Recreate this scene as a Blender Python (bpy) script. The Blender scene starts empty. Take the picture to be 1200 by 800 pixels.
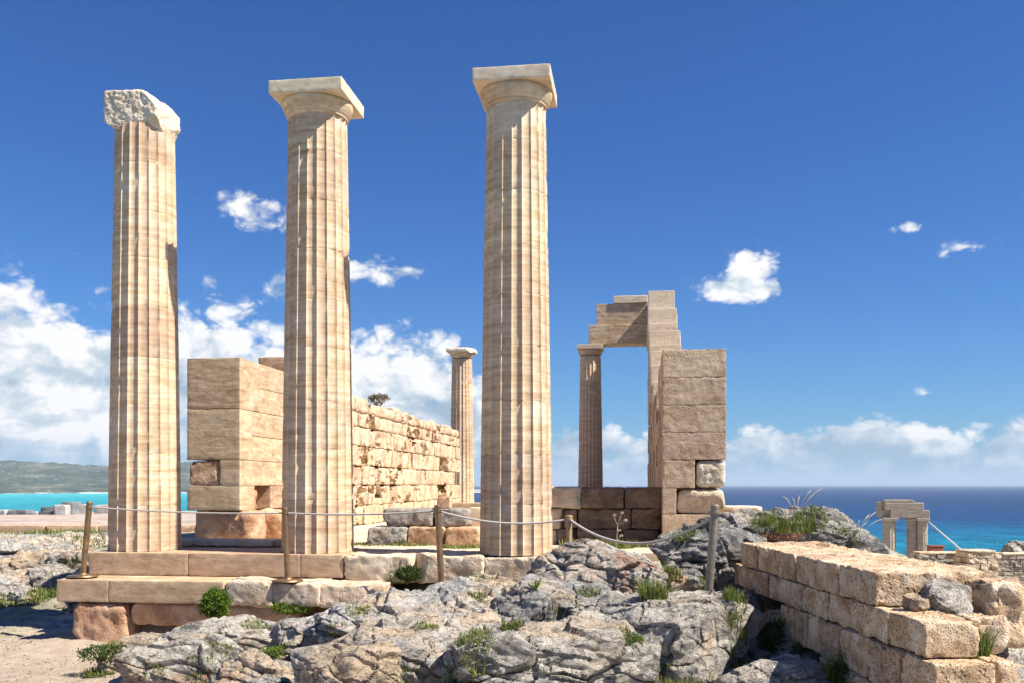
import bpy, math, random
import numpy as np
from mathutils import Vector, Matrix

random.seed(7)
sc = bpy.context.scene
R = math.radians

# ------------------------------------------------------------------ camera
EYE = 0.85
cam = bpy.data.cameras.new('camera'); camo = bpy.data.objects.new('camera', cam)
sc.collection.objects.link(camo); sc.camera = camo
camo.location = (0, 0, EYE); camo.rotation_euler = (R(90), 0, 0)
cam.sensor_width = 36; cam.lens = 36 * 1080 / 1200
cam.shift_y = 167 / 1200
cam.clip_start = 0.1; cam.clip_end = 250000

# ------------------------------------------------------------------ light
SUN_EL, SUN_AZ = R(50), R(-20)            # azimuth from +X, negative = towards the camera side
to_sun = Vector((math.cos(SUN_EL) * math.cos(SUN_AZ), math.cos(SUN_EL) * math.sin(SUN_AZ), math.sin(SUN_EL)))
sl = bpy.data.lights.new('sun', 'SUN'); slo = bpy.data.objects.new('sun', sl)
sc.collection.objects.link(slo)
sl.energy = 5.0; sl.angle = R(0.53); sl.color = (1.0, 0.94, 0.845)
slo.rotation_euler = (-to_sun).to_track_quat('-Z', 'Y').to_euler()
slo.location = (30, -20, 60)

sc.view_settings.view_transform = 'Standard'; sc.view_settings.look = 'None'
sc.view_settings.gamma = 1; sc.view_settings.exposure = 0.93


# ------------------------------------------------------------------ node helpers
def nd(nt, typ, ins=None, **props):
    n = nt.nodes.new(typ)
    for k, v in props.items():
        setattr(n, k, v)
    for k, v in (ins or {}).items():
        s = n.inputs[k]
        if isinstance(v, bpy.types.NodeSocket):
            nt.links.new(v, s)
        elif isinstance(v, bpy.types.Node):
            nt.links.new(v.outputs[0], s)
        else:
            s.default_value = v
    return n


def mth(nt, op, a, b=None, c=None, clamp=False):
    n = nt.nodes.new('ShaderNodeMath'); n.operation = op; n.use_clamp = clamp
    for i, v in enumerate((a, b, c)):
        if v is None: continue
        if isinstance(v, bpy.types.Node): v = v.outputs[0]
        if isinstance(v, bpy.types.NodeSocket): nt.links.new(v, n.inputs[i])
        else: n.inputs[i].default_value = v
    return n.outputs[0]


def mixc(nt, f, a, b, mode='MIX'):
    n = nt.nodes.new('ShaderNodeMix'); n.data_type = 'RGBA'; n.blend_type = mode
    for i, v in ((0, f), (6, a), (7, b)):
        if isinstance(v, bpy.types.NodeSocket): nt.links.new(v, n.inputs[i])
        else: n.inputs[i].default_value = v if i == 0 else (*v[:3], 1)
    return n.outputs[2]


def ramp(nt, f, stops, interp='LINEAR'):
    n = nt.nodes.new('ShaderNodeValToRGB'); n.color_ramp.interpolation = interp
    e = n.color_ramp.elements
    while len(e) < len(stops): e.new(0.5)
    for i, (p, c) in enumerate(stops):
        e[i].position = p
        if not isinstance(c, (tuple, list)): c = (c, c, c)
        e[i].color = (*c, 1)
    nt.links.new(f, n.inputs[0])
    return n.outputs[0]


def sstep(nt, x, a, b):
    n = nt.nodes.new('ShaderNodeMapRange'); n.interpolation_type = 'SMOOTHSTEP'
    nt.links.new(x, n.inputs[0]); n.inputs[1].default_value = a; n.inputs[2].default_value = b
    return n.outputs[0]


def noise(nt, vec, scale, detail=4, rough=0.55, dist=0.0, dim='3D'):
    n = nd(nt, 'ShaderNodeTexNoise', {'Vector': vec, 'Scale': scale, 'Detail': detail, 'Roughness': rough, 'Distortion': dist})
    return n.outputs[0]


# ------------------------------------------------------------------ world: sky with clouds
w = bpy.data.worlds.new('World'); sc.world = w; w.use_nodes = True
nt = w.node_tree; nt.nodes.clear()
sky = nd(nt, 'ShaderNodeTexSky', sky_type='NISHITA', sun_disc=False, sun_elevation=SUN_EL,
         sun_rotation=R(90) - SUN_AZ, altitude=100, air_density=1.0, dust_density=0.1, ozone_density=3.0)
hsv = nd(nt, 'ShaderNodeHueSaturation', {'Hue': 0.51, 'Saturation': 1.08, 'Value': 1.0, 'Color': sky})
tint = nd(nt, 'ShaderNodeVectorMath', {0: hsv, 1: (0.195, 0.41, 0.64)}, operation='MULTIPLY')
tc = nd(nt, 'ShaderNodeTexCoord')
sep = nd(nt, 'ShaderNodeSeparateXYZ', {0: tc.outputs['Generated']})
hzf = mth(nt, 'MULTIPLY', mth(nt, 'EXPONENT', mth(nt, 'MULTIPLY', mth(nt, 'MAXIMUM', sep.outputs[2], 0.0), -14.0)), 0.85)   # sea haze low over the whole horizon
skyc = mixc(nt, hzf, tint.outputs[0], (1.15, 2.3, 3.5))
bgs = nd(nt, 'ShaderNodeBackground', {'Color': skyc, 'Strength': 0.10})
az = mth(nt, 'ARCTAN2', sep.outputs[0], sep.outputs[1])
el = mth(nt, 'ARCSINE', sep.outputs[2])
uv = nd(nt, 'ShaderNodeCombineXYZ', {0: az, 1: mth(nt, 'MULTIPLY', el, 1.35), 2: 0.37}).outputs[0]
nA = noise(nt, uv, 9, 7, 0.56, 0.25)
uvs = nd(nt, 'ShaderNodeVectorMath', {0: uv, 1: (0.012, 0.02, 0.0)}, operation='ADD').outputs[0]
nAs = noise(nt, uvs, 9, 4, 0.5, 0.25)
nB = noise(nt, uv, 34, 5, 0.6, 0.2)
nL = noise(nt, nd(nt, 'ShaderNodeVectorMath', {0: uv, 1: (1.0, 3.2, 1.0)}, operation='MULTIPLY').outputs[0], 8, 5, 0.6)
nAz = noise(nt, nd(nt, 'ShaderNodeCombineXYZ', {0: az, 1: 0.0, 2: 3.1}).outputs[0], 6.0, 6, 0.6)


def pxdir(px, py):
    a = math.atan((px - 600) / 1080)
    return a, math.atan((567 - py) / 1080 * math.cos(a))


field = None
# px, py, radius x, radius y, strength : single clouds
for (cx, cy, rx, ry, st) in [(0, 475, 200, 128, 1.75), (95, 500, 170, 128, 1.6), (250, 455, 82, 95, 1.3), (300, 500, 120, 95, 1.35),
                             (455, 455, 105, 78, 1.35), (520, 495, 100, 65, 1.1), (440, 318, 72, 19, 0.95), (322, 332, 30, 34, 0.78),
                             (285, 250, 58, 25, 0.80), (872, 336, 54, 19, 1.02), (884, 318, 30, 27, 0.95), (1056, 268, 34, 10, 0.72),
                             (1135, 284, 60, 17, 0.64), (950, 343, 24, 8, 0.6), (1085, 458, 30, 12, 0.55),
                             (-260, 470, 200, 110, 1.1), (1420, 300, 90, 20, 0.6), (1180, 516, 55, 26, 1.1), (1060, 530, 130, 18, 1.1), (880, 526, 60, 20, 1.1), (720, 524, 60, 24, 1.1), (-140, 250, 90, 22, 0.6)]:
    a0, e0 = pxdir(cx, cy); k = math.cos(a0)
    da = mth(nt, 'DIVIDE', mth(nt, 'SUBTRACT', az, a0), rx / 1080 * k * k)
    de = mth(nt, 'DIVIDE', mth(nt, 'SUBTRACT', el, e0), ry / 1080 * k)
    r2 = mth(nt, 'ADD', mth(nt, 'MULTIPLY', da, da), mth(nt, 'MULTIPLY', de, de))
    g = mth(nt, 'MULTIPLY', mth(nt, 'EXPONENT', mth(nt, 'MULTIPLY', r2, -0.9)), st)
    field = g if field is None else mth(nt, 'MAXIMUM', field, g)
# low bank of cumulus all round the horizon
top = mth(nt, 'MULTIPLY_ADD', nAz, 0.056, 0.030)
bank = mth(nt, 'MULTIPLY', sstep(nt, mth(nt, 'SUBTRACT', top, el), -0.016, 0.022), 0.98)
field = mth(nt, 'MAXIMUM', field, bank)
vA = nd(nt, 'ShaderNodeTexVoronoi', {'Vector': nd(nt, 'ShaderNodeVectorMath', {0: uv, 1: nd(nt, 'ShaderNodeVectorMath', {0: nd(nt, 'ShaderNodeTexNoise', {'Vector': uv, 'Scale': 22.0, 'Detail': 3.0}).outputs[1], 1: (0.035, 0.035, 0.0)}, operation='MULTIPLY').outputs[0]}, operation='ADD').outputs[0], 'Scale': 26.0, 'Detail': 3.0, 'Roughness': 0.6})
puff = mth(nt, 'MULTIPLY_ADD', vA.outputs['Distance'], -0.70, 0.56)
pert = mth(nt, 'ADD', mth(nt, 'MULTIPLY_ADD', nA, 1.05, -0.525), mth(nt, 'ADD', puff, mth(nt, 'MULTIPLY_ADD', nB, 0.30, -0.15)))
f2 = mth(nt, 'ADD', field, pert)
mask = mth(nt, 'MULTIPLY', sstep(nt, f2, 0.24, 0.72), sstep(nt, field, 0.10, 0.42))
fade_low = sstep(nt, el, -0.002, 0.055)                       # banks melt into the haze above the sea
mask = mth(nt, 'MULTIPLY', mask, mth(nt, 'MULTIPLY_ADD', fade_low, 0.80, 0.20))
lit = mth(nt, 'ADD', mth(nt, 'MULTIPLY_ADD', mth(nt, 'SUBTRACT', nA, nAs), 3.4, 0.66), mth(nt, 'MULTIPLY', puff, 0.55), clamp=True)
streak = sstep(nt, nL, 0.38, 0.62)
upper = sstep(nt, el, 0.03, 0.17)
lit2 = mth(nt, 'MULTIPLY', lit, mth(nt, 'MULTIPLY_ADD', mth(nt, 'MAXIMUM', streak, upper), 0.4, 0.6))
ccol = ramp(nt, lit2, [(0.10, (0.38, 0.50, 0.63)), (0.40, (0.64, 0.73, 0.82)), (0.62, (1.0, 1.0, 1.0))])
bgc = nd(nt, 'ShaderNodeBackground', {'Color': ccol, 'Strength': 0.54})
mx = nd(nt, 'ShaderNodeMixShader', {0: mask, 1: bgs, 2: bgc})
nd(nt, 'ShaderNodeOutputWorld', {0: mx})


# ------------------------------------------------------------------ numpy noise
_rs = np.random.RandomState(11)
_perm = _rs.permutation(256); _grad = _rs.normal(size=(256, 3)); _grad /= np.linalg.norm(_grad, axis=1)[:, None]
_rnd3 = _rs.rand(256, 3)


def _hash(I):
    return _perm[(_perm[(_perm[I[:, 0] & 255] + I[:, 1]) & 255] + I[:, 2]) & 255]


def perlin(P):
    I = np.floor(P).astype(np.int64); F = P - I; U = F * F * F * (F * (F * 6 - 15) + 10)
    out = 0
    for dx in (0, 1):
        wx = U[:, 0] if dx else 1 - U[:, 0]
        for dy in (0, 1):
            wy = U[:, 1] if dy else 1 - U[:, 1]
            for dz in (0, 1):
                wz = U[:, 2] if dz else 1 - U[:, 2]
                o = np.array((dx, dy, dz))
                g = _grad[_hash(I + o)]
                out = out + wx * wy * wz * np.einsum('ij,ij->i', g, F - o)
    return out * 1.7


def fbm(P, octs=4, gain=0.5, lac=2.03):
    a, s, o = 1.0, 0.0, 0
    for i in range(octs):
        s = s + a * perlin(P * lac ** i + 17.3 * i); o += a; a *= gain
    return s / o * 1.3


def ridged(P, octs=4, gain=0.55, lac=2.1):
    a, s, o = 1.0, 0.0, 0
    for i in range(octs):
        s = s + a * (1 - 2 * np.abs(perlin(P * lac ** i + 9.1 * i))); o += a; a *= gain
    return s / o


def voro(P):
    I = np.floor(P).astype(np.int64); F = P - I
    f1 = np.full(len(P), 9.0); f2 = np.full(len(P), 9.0)
    for dx in (-1, 0, 1):
        for dy in (-1, 0, 1):
            for dz in (-1, 0, 1):
                o = np.array((dx, dy, dz)); q = _rnd3[_hash(I + o)] + o - F
                d = np.sqrt((q * q).sum(1))
                f2 = np.minimum(f2, np.maximum(d, f1)); f1 = np.minimum(f1, d)
    return f1, f2


def voro_cells(P):
    I = np.floor(P).astype(np.int64); F = P - I
    f1 = np.full(len(P), 9.0); f2 = np.full(len(P), 9.0); q1 = np.zeros_like(P); id1 = np.zeros(len(P), dtype=np.int64)
    for dx in (-1, 0, 1):
        for dy in (-1, 0, 1):
            for dz in (-1, 0, 1):
                o = np.array((dx, dy, dz)); hh = _hash(I + o); q = _rnd3[hh] + o - F
                d = np.sqrt((q * q).sum(1)); nw = d < f1
                f2 = np.minimum(f2, np.maximum(d, f1)); f1 = np.minimum(f1, d)
                q1[nw] = q[nw]; id1[nw] = hh[nw]
    return f1, f2, q1, id1


def smooth01(x, a, b):
    t = np.clip((x - a) / (b - a), 0, 1)
    return t * t * (3 - 2 * t)


# ------------------------------------------------------------------ object helpers
def link(o, parent=None):
    sc.collection.objects.link(o)
    if parent is not None: o.parent = parent
    return o


def tag(o, label=None, cat=None, group=None, kind=None):
    if label: o['label'] = label
    if cat: o['category'] = cat
    if group: o['group'] = group
    if kind: o['kind'] = kind
    return o


def empty(name, loc=(0, 0, 0), rz=0, label=None, cat=None, group=None):
    o = bpy.data.objects.new(name, None); o.location = loc; o.rotation_euler = (0, 0, rz)
    o.empty_display_size = 0.2
    link(o); return tag(o, label, cat, group)


def np_mesh(name, V, F, mat=None, smooth=True, sharp=None):
    """V (n,3), F (m,k) all the same k"""
    me = bpy.data.meshes.new(name)
    V = np.asarray(V, dtype=np.float32); F = np.asarray(F, dtype=np.int32)
    m, k = F.shape
    me.vertices.add(len(V)); me.vertices.foreach_set('co', V.ravel())
    me.loops.add(m * k); me.loops.foreach_set('vertex_index', F.ravel())
    me.polygons.add(m); me.polygons.foreach_set('loop_start', np.arange(0, m * k, k, dtype=np.int32))
    me.update(calc_edges=True); me.validate()
    me.polygons.foreach_set('use_smooth', np.full(m, smooth, dtype=bool))
    if sharp: me.set_sharp_from_angle(angle=R(sharp))
    if mat: me.materials.append(mat)
    return me


def mobj(name, me, loc=(0, 0, 0), rot=(0, 0, 0), parent=None, scale=None):
    o = bpy.data.objects.new(name, me); o.location = loc; o.rotation_euler = rot
    if scale: o.scale = scale
    return link(o, parent)


_cg = {}


def cubegrid3(ax_):
    Vs, Fs, off = [], [], 0
    for ax in range(3):
        u, v = (ax + 1) % 3, (ax + 2) % 3
        A, B = np.meshgrid(ax_[u], ax_[v], indexing='ij')
        for s in (0, -1):
            P = np.zeros((A.size, 3)); P[:, ax] = ax_[ax][s]; P[:, u] = A.ravel(); P[:, v] = B.ravel()
            idx = np.arange(A.size).reshape(A.shape)
            q = np.stack([idx[:-1, :-1], idx[1:, :-1], idx[1:, 1:], idx[:-1, 1:]], -1).reshape(-1, 4)
            if s == 0: q = q[:, ::-1]
            Vs.append(P); Fs.append(q + off); off += len(P)
    V = np.concatenate(Vs); F = np.concatenate(Fs)
    K = np.round(V * 1e5).astype(np.int64)
    _, ui, inv = np.unique(K, axis=0, return_index=True, return_inverse=True)
    return V[ui], np.asarray(inv).ravel()[F]


def edge_axis(h, rnd, step):
    inner = h - rnd; n = max(1, min(70, round(2 * inner / step)))
    mid_ = np.linspace(-inner, inner, n + 1)
    return np.concatenate([[-h, -h + rnd * 0.4], mid_, [h - rnd * 0.4, h]])




def cubegrid(nx, ny, nz):
    """surface grid of the cube [-1,1]^3, welded; returns P, quads (outward)"""
    key = (nx, ny, nz)
    if key in _cg: return _cg[key]
    Vs, Fs, off = [], [], 0
    n = (nx, ny, nz)
    for ax in range(3):
        u, v = (ax + 1) % 3, (ax + 2) % 3
        a = np.linspace(-1, 1, n[u] + 1); b = np.linspace(-1, 1, n[v] + 1)
        A, B = np.meshgrid(a, b, indexing='ij')
        for s in (-1, 1):
            P = np.zeros((A.size, 3)); P[:, ax] = s; P[:, u] = A.ravel(); P[:, v] = B.ravel()
            idx = np.arange(A.size).reshape(A.shape)
            q = np.stack([idx[:-1, :-1], idx[1:, :-1], idx[1:, 1:], idx[:-1, 1:]], -1).reshape(-1, 4)
            if s < 0: q = q[:, ::-1]
            Vs.append(P); Fs.append(q + off); off += len(P)
    V = np.concatenate(Vs); F = np.concatenate(Fs)
    K = np.round(V * 1e5).astype(np.int64)
    _, ui, inv = np.unique(K, axis=0, return_index=True, return_inverse=True)
    inv = np.asarray(inv).ravel()
    _cg[key] = (V[ui], inv[F]); return _cg[key]


def rough_block(dims, step=0.05, rnd=0.03, amp=0.012, freq=6, pits=0.0, pitf=9, chips=2, wear=0.035, seed=0, mat=None, low=0.0, cav=0.0, origin=(0, 0, 0), sharp=50):
    """an eroded rectangular stone, centred on its origin"""
    rs = np.random.RandomState(seed)
    h = np.array(dims) / 2
    rnd = min(rnd, h.min() * 0.9)
    V, F = cubegrid3([edge_axis(h[i], rnd, step) for i in range(3)])
    core = np.clip(V, -(h - rnd), h - rnd); D = V - core
    L = np.linalg.norm(D, axis=1); L[L == 0] = 1; Nn = D / L[:, None]
    V = core + Nn * rnd
    for i in range(chips):                                            # broken corners and edges
        nrm = rs.normal(size=3) * (1, 1, 0.8); nrm /= np.linalg.norm(nrm)
        ext = np.abs(nrm) @ h
        d = ext * rs.uniform(0.74, 0.93)
        ex = np.maximum(0, V @ nrm - d); V = V - ex[:, None] * nrm
    off = rs.rand(3) * 50
    if low: V = V + Nn * (fbm(V * 1.7 + off, 2) * low)[:, None]
    V = V + Nn * (fbm(V * freq + off, 4, 0.55) * amp)[:, None]
    if wear:
        em = (np.abs(core) >= (h - rnd) * 0.9999).sum(1) >= 2
        ne = np.clip(fbm(V * 7 + off + 21, 3) - 0.12, 0, 1)
        cn = core / (h + 1e-9); cn /= (np.linalg.norm(cn, axis=1)[:, None] + 1e-9)
        dirw = np.where(em[:, None], np.sign(core) * (np.abs(core) >= (h - rnd) * 0.9999), 0)
        V = V - dirw * (ne * wear)[:, None]
    if pits:
        f1, f2 = voro(V * pitf * np.array((1, 1, 1.3)) + off)
        m = smooth01(fbm(V * 3 + off + 5, 2), -0.1, 0.4)
        V = V - Nn * (np.clip(0.42 - f1, 0, 1) * pits * 2.2 * m)[:, None]
    if cav:                                                           # hollows that run on from stone to stone
        Pw = V + np.array(origin)
        a = fbm(Pw * np.array((1.0, 1.0, 1.7)) + 31, 4, 0.55)
        f1, f2 = voro(Pw * np.array((1.3, 1.3, 2.1)) + 0.25 * fbm(Pw * 3, 2)[:, None])
        V = V - Nn * (cav * smooth01(a, 0.09, 0.2) * smooth01(0.52 - f1, 0, 0.22) + cav * 0.10 * (1 - smooth01(f2 - f1, 0, 0.06)) * smooth01(a, 0.0, 0.3))[:, None]
    return np_mesh('stone', V, F, mat, True, sharp)


def clean_block(dims, bev=0.004, mat=None):
    """a sawn block with narrow chamfers (26 faces), centred on its origin"""
    import bmesh
    bm = bmesh.new(); bmesh.ops.create_cube(bm, size=1)
    for v in bm.verts: v.co = Vector((v.co.x * dims[0], v.co.y * dims[1], v.co.z * dims[2]))
    bmesh.ops.bevel(bm, geom=bm.edges[:], offset=bev, segments=1, affect='EDGES')
    me = bpy.data.meshes.new('sawn_stone'); bm.to_mesh(me); bm.free()
    if mat: me.materials.append(mat)
    return me


def rock_mesh(dims, n=40, e=2.6, seed=0, clips=7, low=0.22, mid=0.08, strata=0.03, sdir=(0.25, 0.15, 1), sper=0.13,
              crack=0.03, fine=0.008, mat=None, flute=0.0, clipr=(0.62, 0.9), facet=0.12):
    rs = np.random.RandomState(seed)
    n = int(round(n * 0.83)) if n > 20 else n
    P, F = cubegrid(n, n, n)
    D = np.tan(P * math.pi / 4); D = D / np.linalg.norm(D, axis=1)[:, None]
    r = (np.abs(D) ** e).sum(1) ** (-1 / e)
    dims = np.array(dims)
    V = D * r[:, None]
    for i in range(clips):
        nrm = rs.normal(size=3); nrm /= np.linalg.norm(nrm)
        ex = np.maximum(0, V @ nrm - rs.uniform(*clipr)); V = V - ex[:, None] * nrm * 0.92
    off = rs.rand(3) * 60
    V = V * (1 + low * fbm(V * 1.1 + off, 3))[:, None]
    V = V * dims
    Nn = V / (dims ** 2); Nn /= np.linalg.norm(Nn, axis=1)[:, None]
    V = V + Nn * (mid * (ridged(V * 1.7 + off, 3, 0.45)))[:, None] * dims.mean() * 1.1
    s = np.array(sdir, float); s /= np.linalg.norm(s)
    hh = (V @ s) / (sper * 1.5) + 0.6 * fbm(V * 1.2 + off + 3, 2)
    fr = hh - np.floor(hh); saw = np.abs(2 * fr - 1)
    sel = smooth01(fbm(V * 1.3 + off + 8, 2), -0.25, 0.35)
    V = V - Nn * (strata * (1 - saw) ** 8 * 0.8 * sel + strata * 0.7 * fr * sel)[:, None]
    if flute:
        Q = V * np.array((7, 7, 0.9)) + off
        V = V - Nn * (flute * (1 - np.abs(perlin(Q))) ** 4 * (1 - np.abs(Nn[:, 2])) * 1.4)[:, None]
    sc_ = dims.mean()
    for (fq, am) in ((1.5 / sc_ ** 0.5, facet * 1.5), (4.2 / sc_ ** 0.5, facet * 0.5), (12.0 / sc_ ** 0.5, facet * 0.13)):
        Q = V * np.array((fq, fq, fq * 1.5)) + off + 0.16 * np.stack([fbm(V * 2.5 + off, 2), fbm(V * 2.5 + off + 7, 2), fbm(V * 2.5 + off + 13, 2)], 1)
        f1, f2, q1, id1 = voro_cells(Q)
        gr = _grad[(id1 * 7 + 13) & 255] * (1, 1, 0.7)
        V = V + Nn * (np.einsum('ij,ij->i', gr, q1) * am * sc_ * 0.55 + (_rnd3[id1][:, 0] - .5) * am * sc_ * 0.34)[:, None]
        if fq == 1.5 / sc_ ** 0.5: V = V - Nn * (crack * 1.3 * (1 - smooth01(f2 - f1, 0, 0.045)))[:, None]
    V = V + Nn * ((ridged(V * 13 + off, 3) - 0.2) * fine * 0.7)[:, None]
    V = V + Nn * (fbm(V * 5 + off, 3) * fine * 1.6)[:, None]
    return np_mesh('rock', V, F, mat, True, 27)


def tube(pts, r, seg=8, cap=True):
    pts = [Vector(p) for p in pts]; V = []; F = []
    rr = r if isinstance(r, (list, tuple)) else [r] * len(pts)
    ref = Vector((0.013, 1, 0.02)).normalized()
    for i, p in enumerate(pts):
        t = (pts[min(i + 1, len(pts) - 1)] - pts[max(i - 1, 0)]).normalized()
        if abs(t.dot(ref)) > 0.95: ref = Vector((1, 0.01, 0.02)).normalized()
        a = t.cross(ref).normalized(); b = t.cross(a).normalized()
        for k in range(seg):
            an = 2 * math.pi * k / seg
            V.append(p + (a * math.cos(an) + b * math.sin(an)) * rr[i])
    for i in range(len(pts) - 1):
        for k in range(seg):
            k2 = (k + 1) % seg
            F.append((i * seg + k, i * seg + k2, (i + 1) * seg + k2, (i + 1) * seg + k))
    if cap:
        for base, rev in ((0, True), ((len(pts) - 1) * seg, False)):
            c = sum((V[base + k] for k in range(seg)), Vector()) / seg; V.append(c); ci = len(V) - 1
            for k in range(seg):
                q = (base + k, base + (k + 1) % seg, ci, ci)
                F.append(q)
    return V, F


def poly_mesh(name, V, F, mat=None, smooth=True, sharp=None):
    me = bpy.data.meshes.new(name)
    FF = []
    for f in F:
        g = [f[0]]
        for x in f[1:]:
            if x != g[-1]: g.append(x)
        if g[0] == g[-1]: g.pop()
        FF.append(g)
    me.from_pydata([tuple(v) for v in V], [], FF); me.update()
    import bmesh
    bm = bmesh.new(); bm.from_mesh(me); bmesh.ops.recalc_face_normals(bm, faces=bm.faces[:]); bm.to_mesh(me); bm.free()
    me.polygons.foreach_set('use_smooth', np.full(len(me.polygons), smooth, dtype=bool))
    if sharp: me.set_sharp_from_angle(angle=R(sharp))
    if mat: me.materials.append(mat)
    return me


def lathe(prof, seg=40):
    V, F = [], []
    for (r, z) in prof:
        for k in range(seg):
            a = 2 * math.pi * k / seg; V.append((r * math.cos(a), r * math.sin(a), z))
    for i in range(len(prof) - 1):
        for k in range(seg):
            k2 = (k + 1) % seg
            F.append((i * seg + k, i * seg + k2, (i + 1) * seg + k2, (i + 1) * seg + k))
    return V, F


# ------------------------------------------------------------------ materials
def new_mat(name):
    m = bpy.data.materials.new(name); m.use_nodes = True; t = m.node_tree; t.nodes.clear()
    b = nd(t, 'ShaderNodeBsdfPrincipled'); nd(t, 'ShaderNodeOutputMaterial', {0: b})
    return m, t, b


def stone_mat(name, dark, mid, light, band=(1.0, 1.0, 7.0), bscale=2.2, grainf=70, bump=0.35, pit=0.0, pitscale=26,
              blotch=None, var=0.16, rough=0.88, warp=0.6, bdist=0.02, redden=0.0):
    m, t, b = new_mat(name)
    tc = nd(t, 'ShaderNodeTexCoord'); oi = nd(t, 'ShaderNodeObjectInfo')
    offs = nd(t, 'ShaderNodeCombineXYZ', {0: mth(t, 'MULTIPLY', oi.outputs['Random'], 31), 1: mth(t, 'MULTIPLY', oi.outputs['Random'], 17), 2: mth(t, 'MULTIPLY', oi.outputs['Random'], 43)})
    vec = nd(t, 'ShaderNodeVectorMath', {0: tc.outputs['Object'], 1: offs}, operation='ADD').outputs[0]
    bv = nd(t, 'ShaderNodeVectorMath', {0: vec, 1: band}, operation='MULTIPLY').outputs[0]
    n1 = noise(t, bv, bscale, 7, 0.62, warp)
    n2 = noise(t, vec, 1.6, 4, 0.6, 0.3)
    n3 = noise(t, vec, grainf, 3, 0.7)
    n4 = noise(t, vec, 9, 5, 0.65)
    col = ramp(t, n1, [(0.30, dark), (0.50, mid), (0.70, light)])
    col = mixc(t, mth(t, 'MULTIPLY', sstep(t, n2, 0.48, 0.72), 0.55), col, blotch or light)
    g = ramp(t, n3, [(0.25, 0.74), (0.5, 1.0), (0.75, 1.14)])
    col = mixc(t, 1.0, col, g, 'MULTIPLY')
    g4 = ramp(t, n4, [(0.3, 0.82), (0.6, 1.06)])
    col = mixc(t, 1.0, col, g4, 'MULTIPLY')
    hs = nd(t, 'ShaderNodeHueSaturation', {'Color': col, 'Hue': mth(t, 'MULTIPLY_ADD', oi.outputs['Random'], 0.012, 0.494),
                                           'Saturation': 1.0,
                                           'Value': mth(t, 'MULTIPLY_ADD', oi.outputs['Random'], var, 1 - var / 2)})
    t.links.new(hs.outputs[0], b.inputs['Base Color'])
    b.inputs['Roughness'].default_value = rough; b.inputs['Specular IOR Level'].default_value = 0.25
    h = mth(t, 'ADD', mth(t, 'MULTIPLY', n3, 0.35), mth(t, 'ADD', mth(t, 'MULTIPLY', n4, 0.9), mth(t, 'MULTIPLY', n1, 0.7)))
    if pit:
        v = nd(t, 'ShaderNodeTexVoronoi', {'Vector': vec, 'Scale': pitscale})
        p = mth(t, 'MAXIMUM', sstep(t, v.outputs['Distance'], 0.05, 0.38), sstep(t, n2, 0.44, 0.56))
        h = mth(t, 'ADD', h, mth(t, 'MULTIPLY', p, pit))
        v2 = nd(t, 'ShaderNodeTexVoronoi', {'Vector': vec, 'Scale': pitscale * 2.3})
        h = mth(t, 'ADD', h, mth(t, 'MULTIPLY', sstep(t, v2.outputs['Distance'], 0.05, 0.4), pit * 0.5))
    bp = nd(t, 'ShaderNodeBump', {'Height': h, 'Strength': bump, 'Distance': bdist})
    t.links.new(bp.outputs[0], b.inputs['Normal'])
    return m


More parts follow.
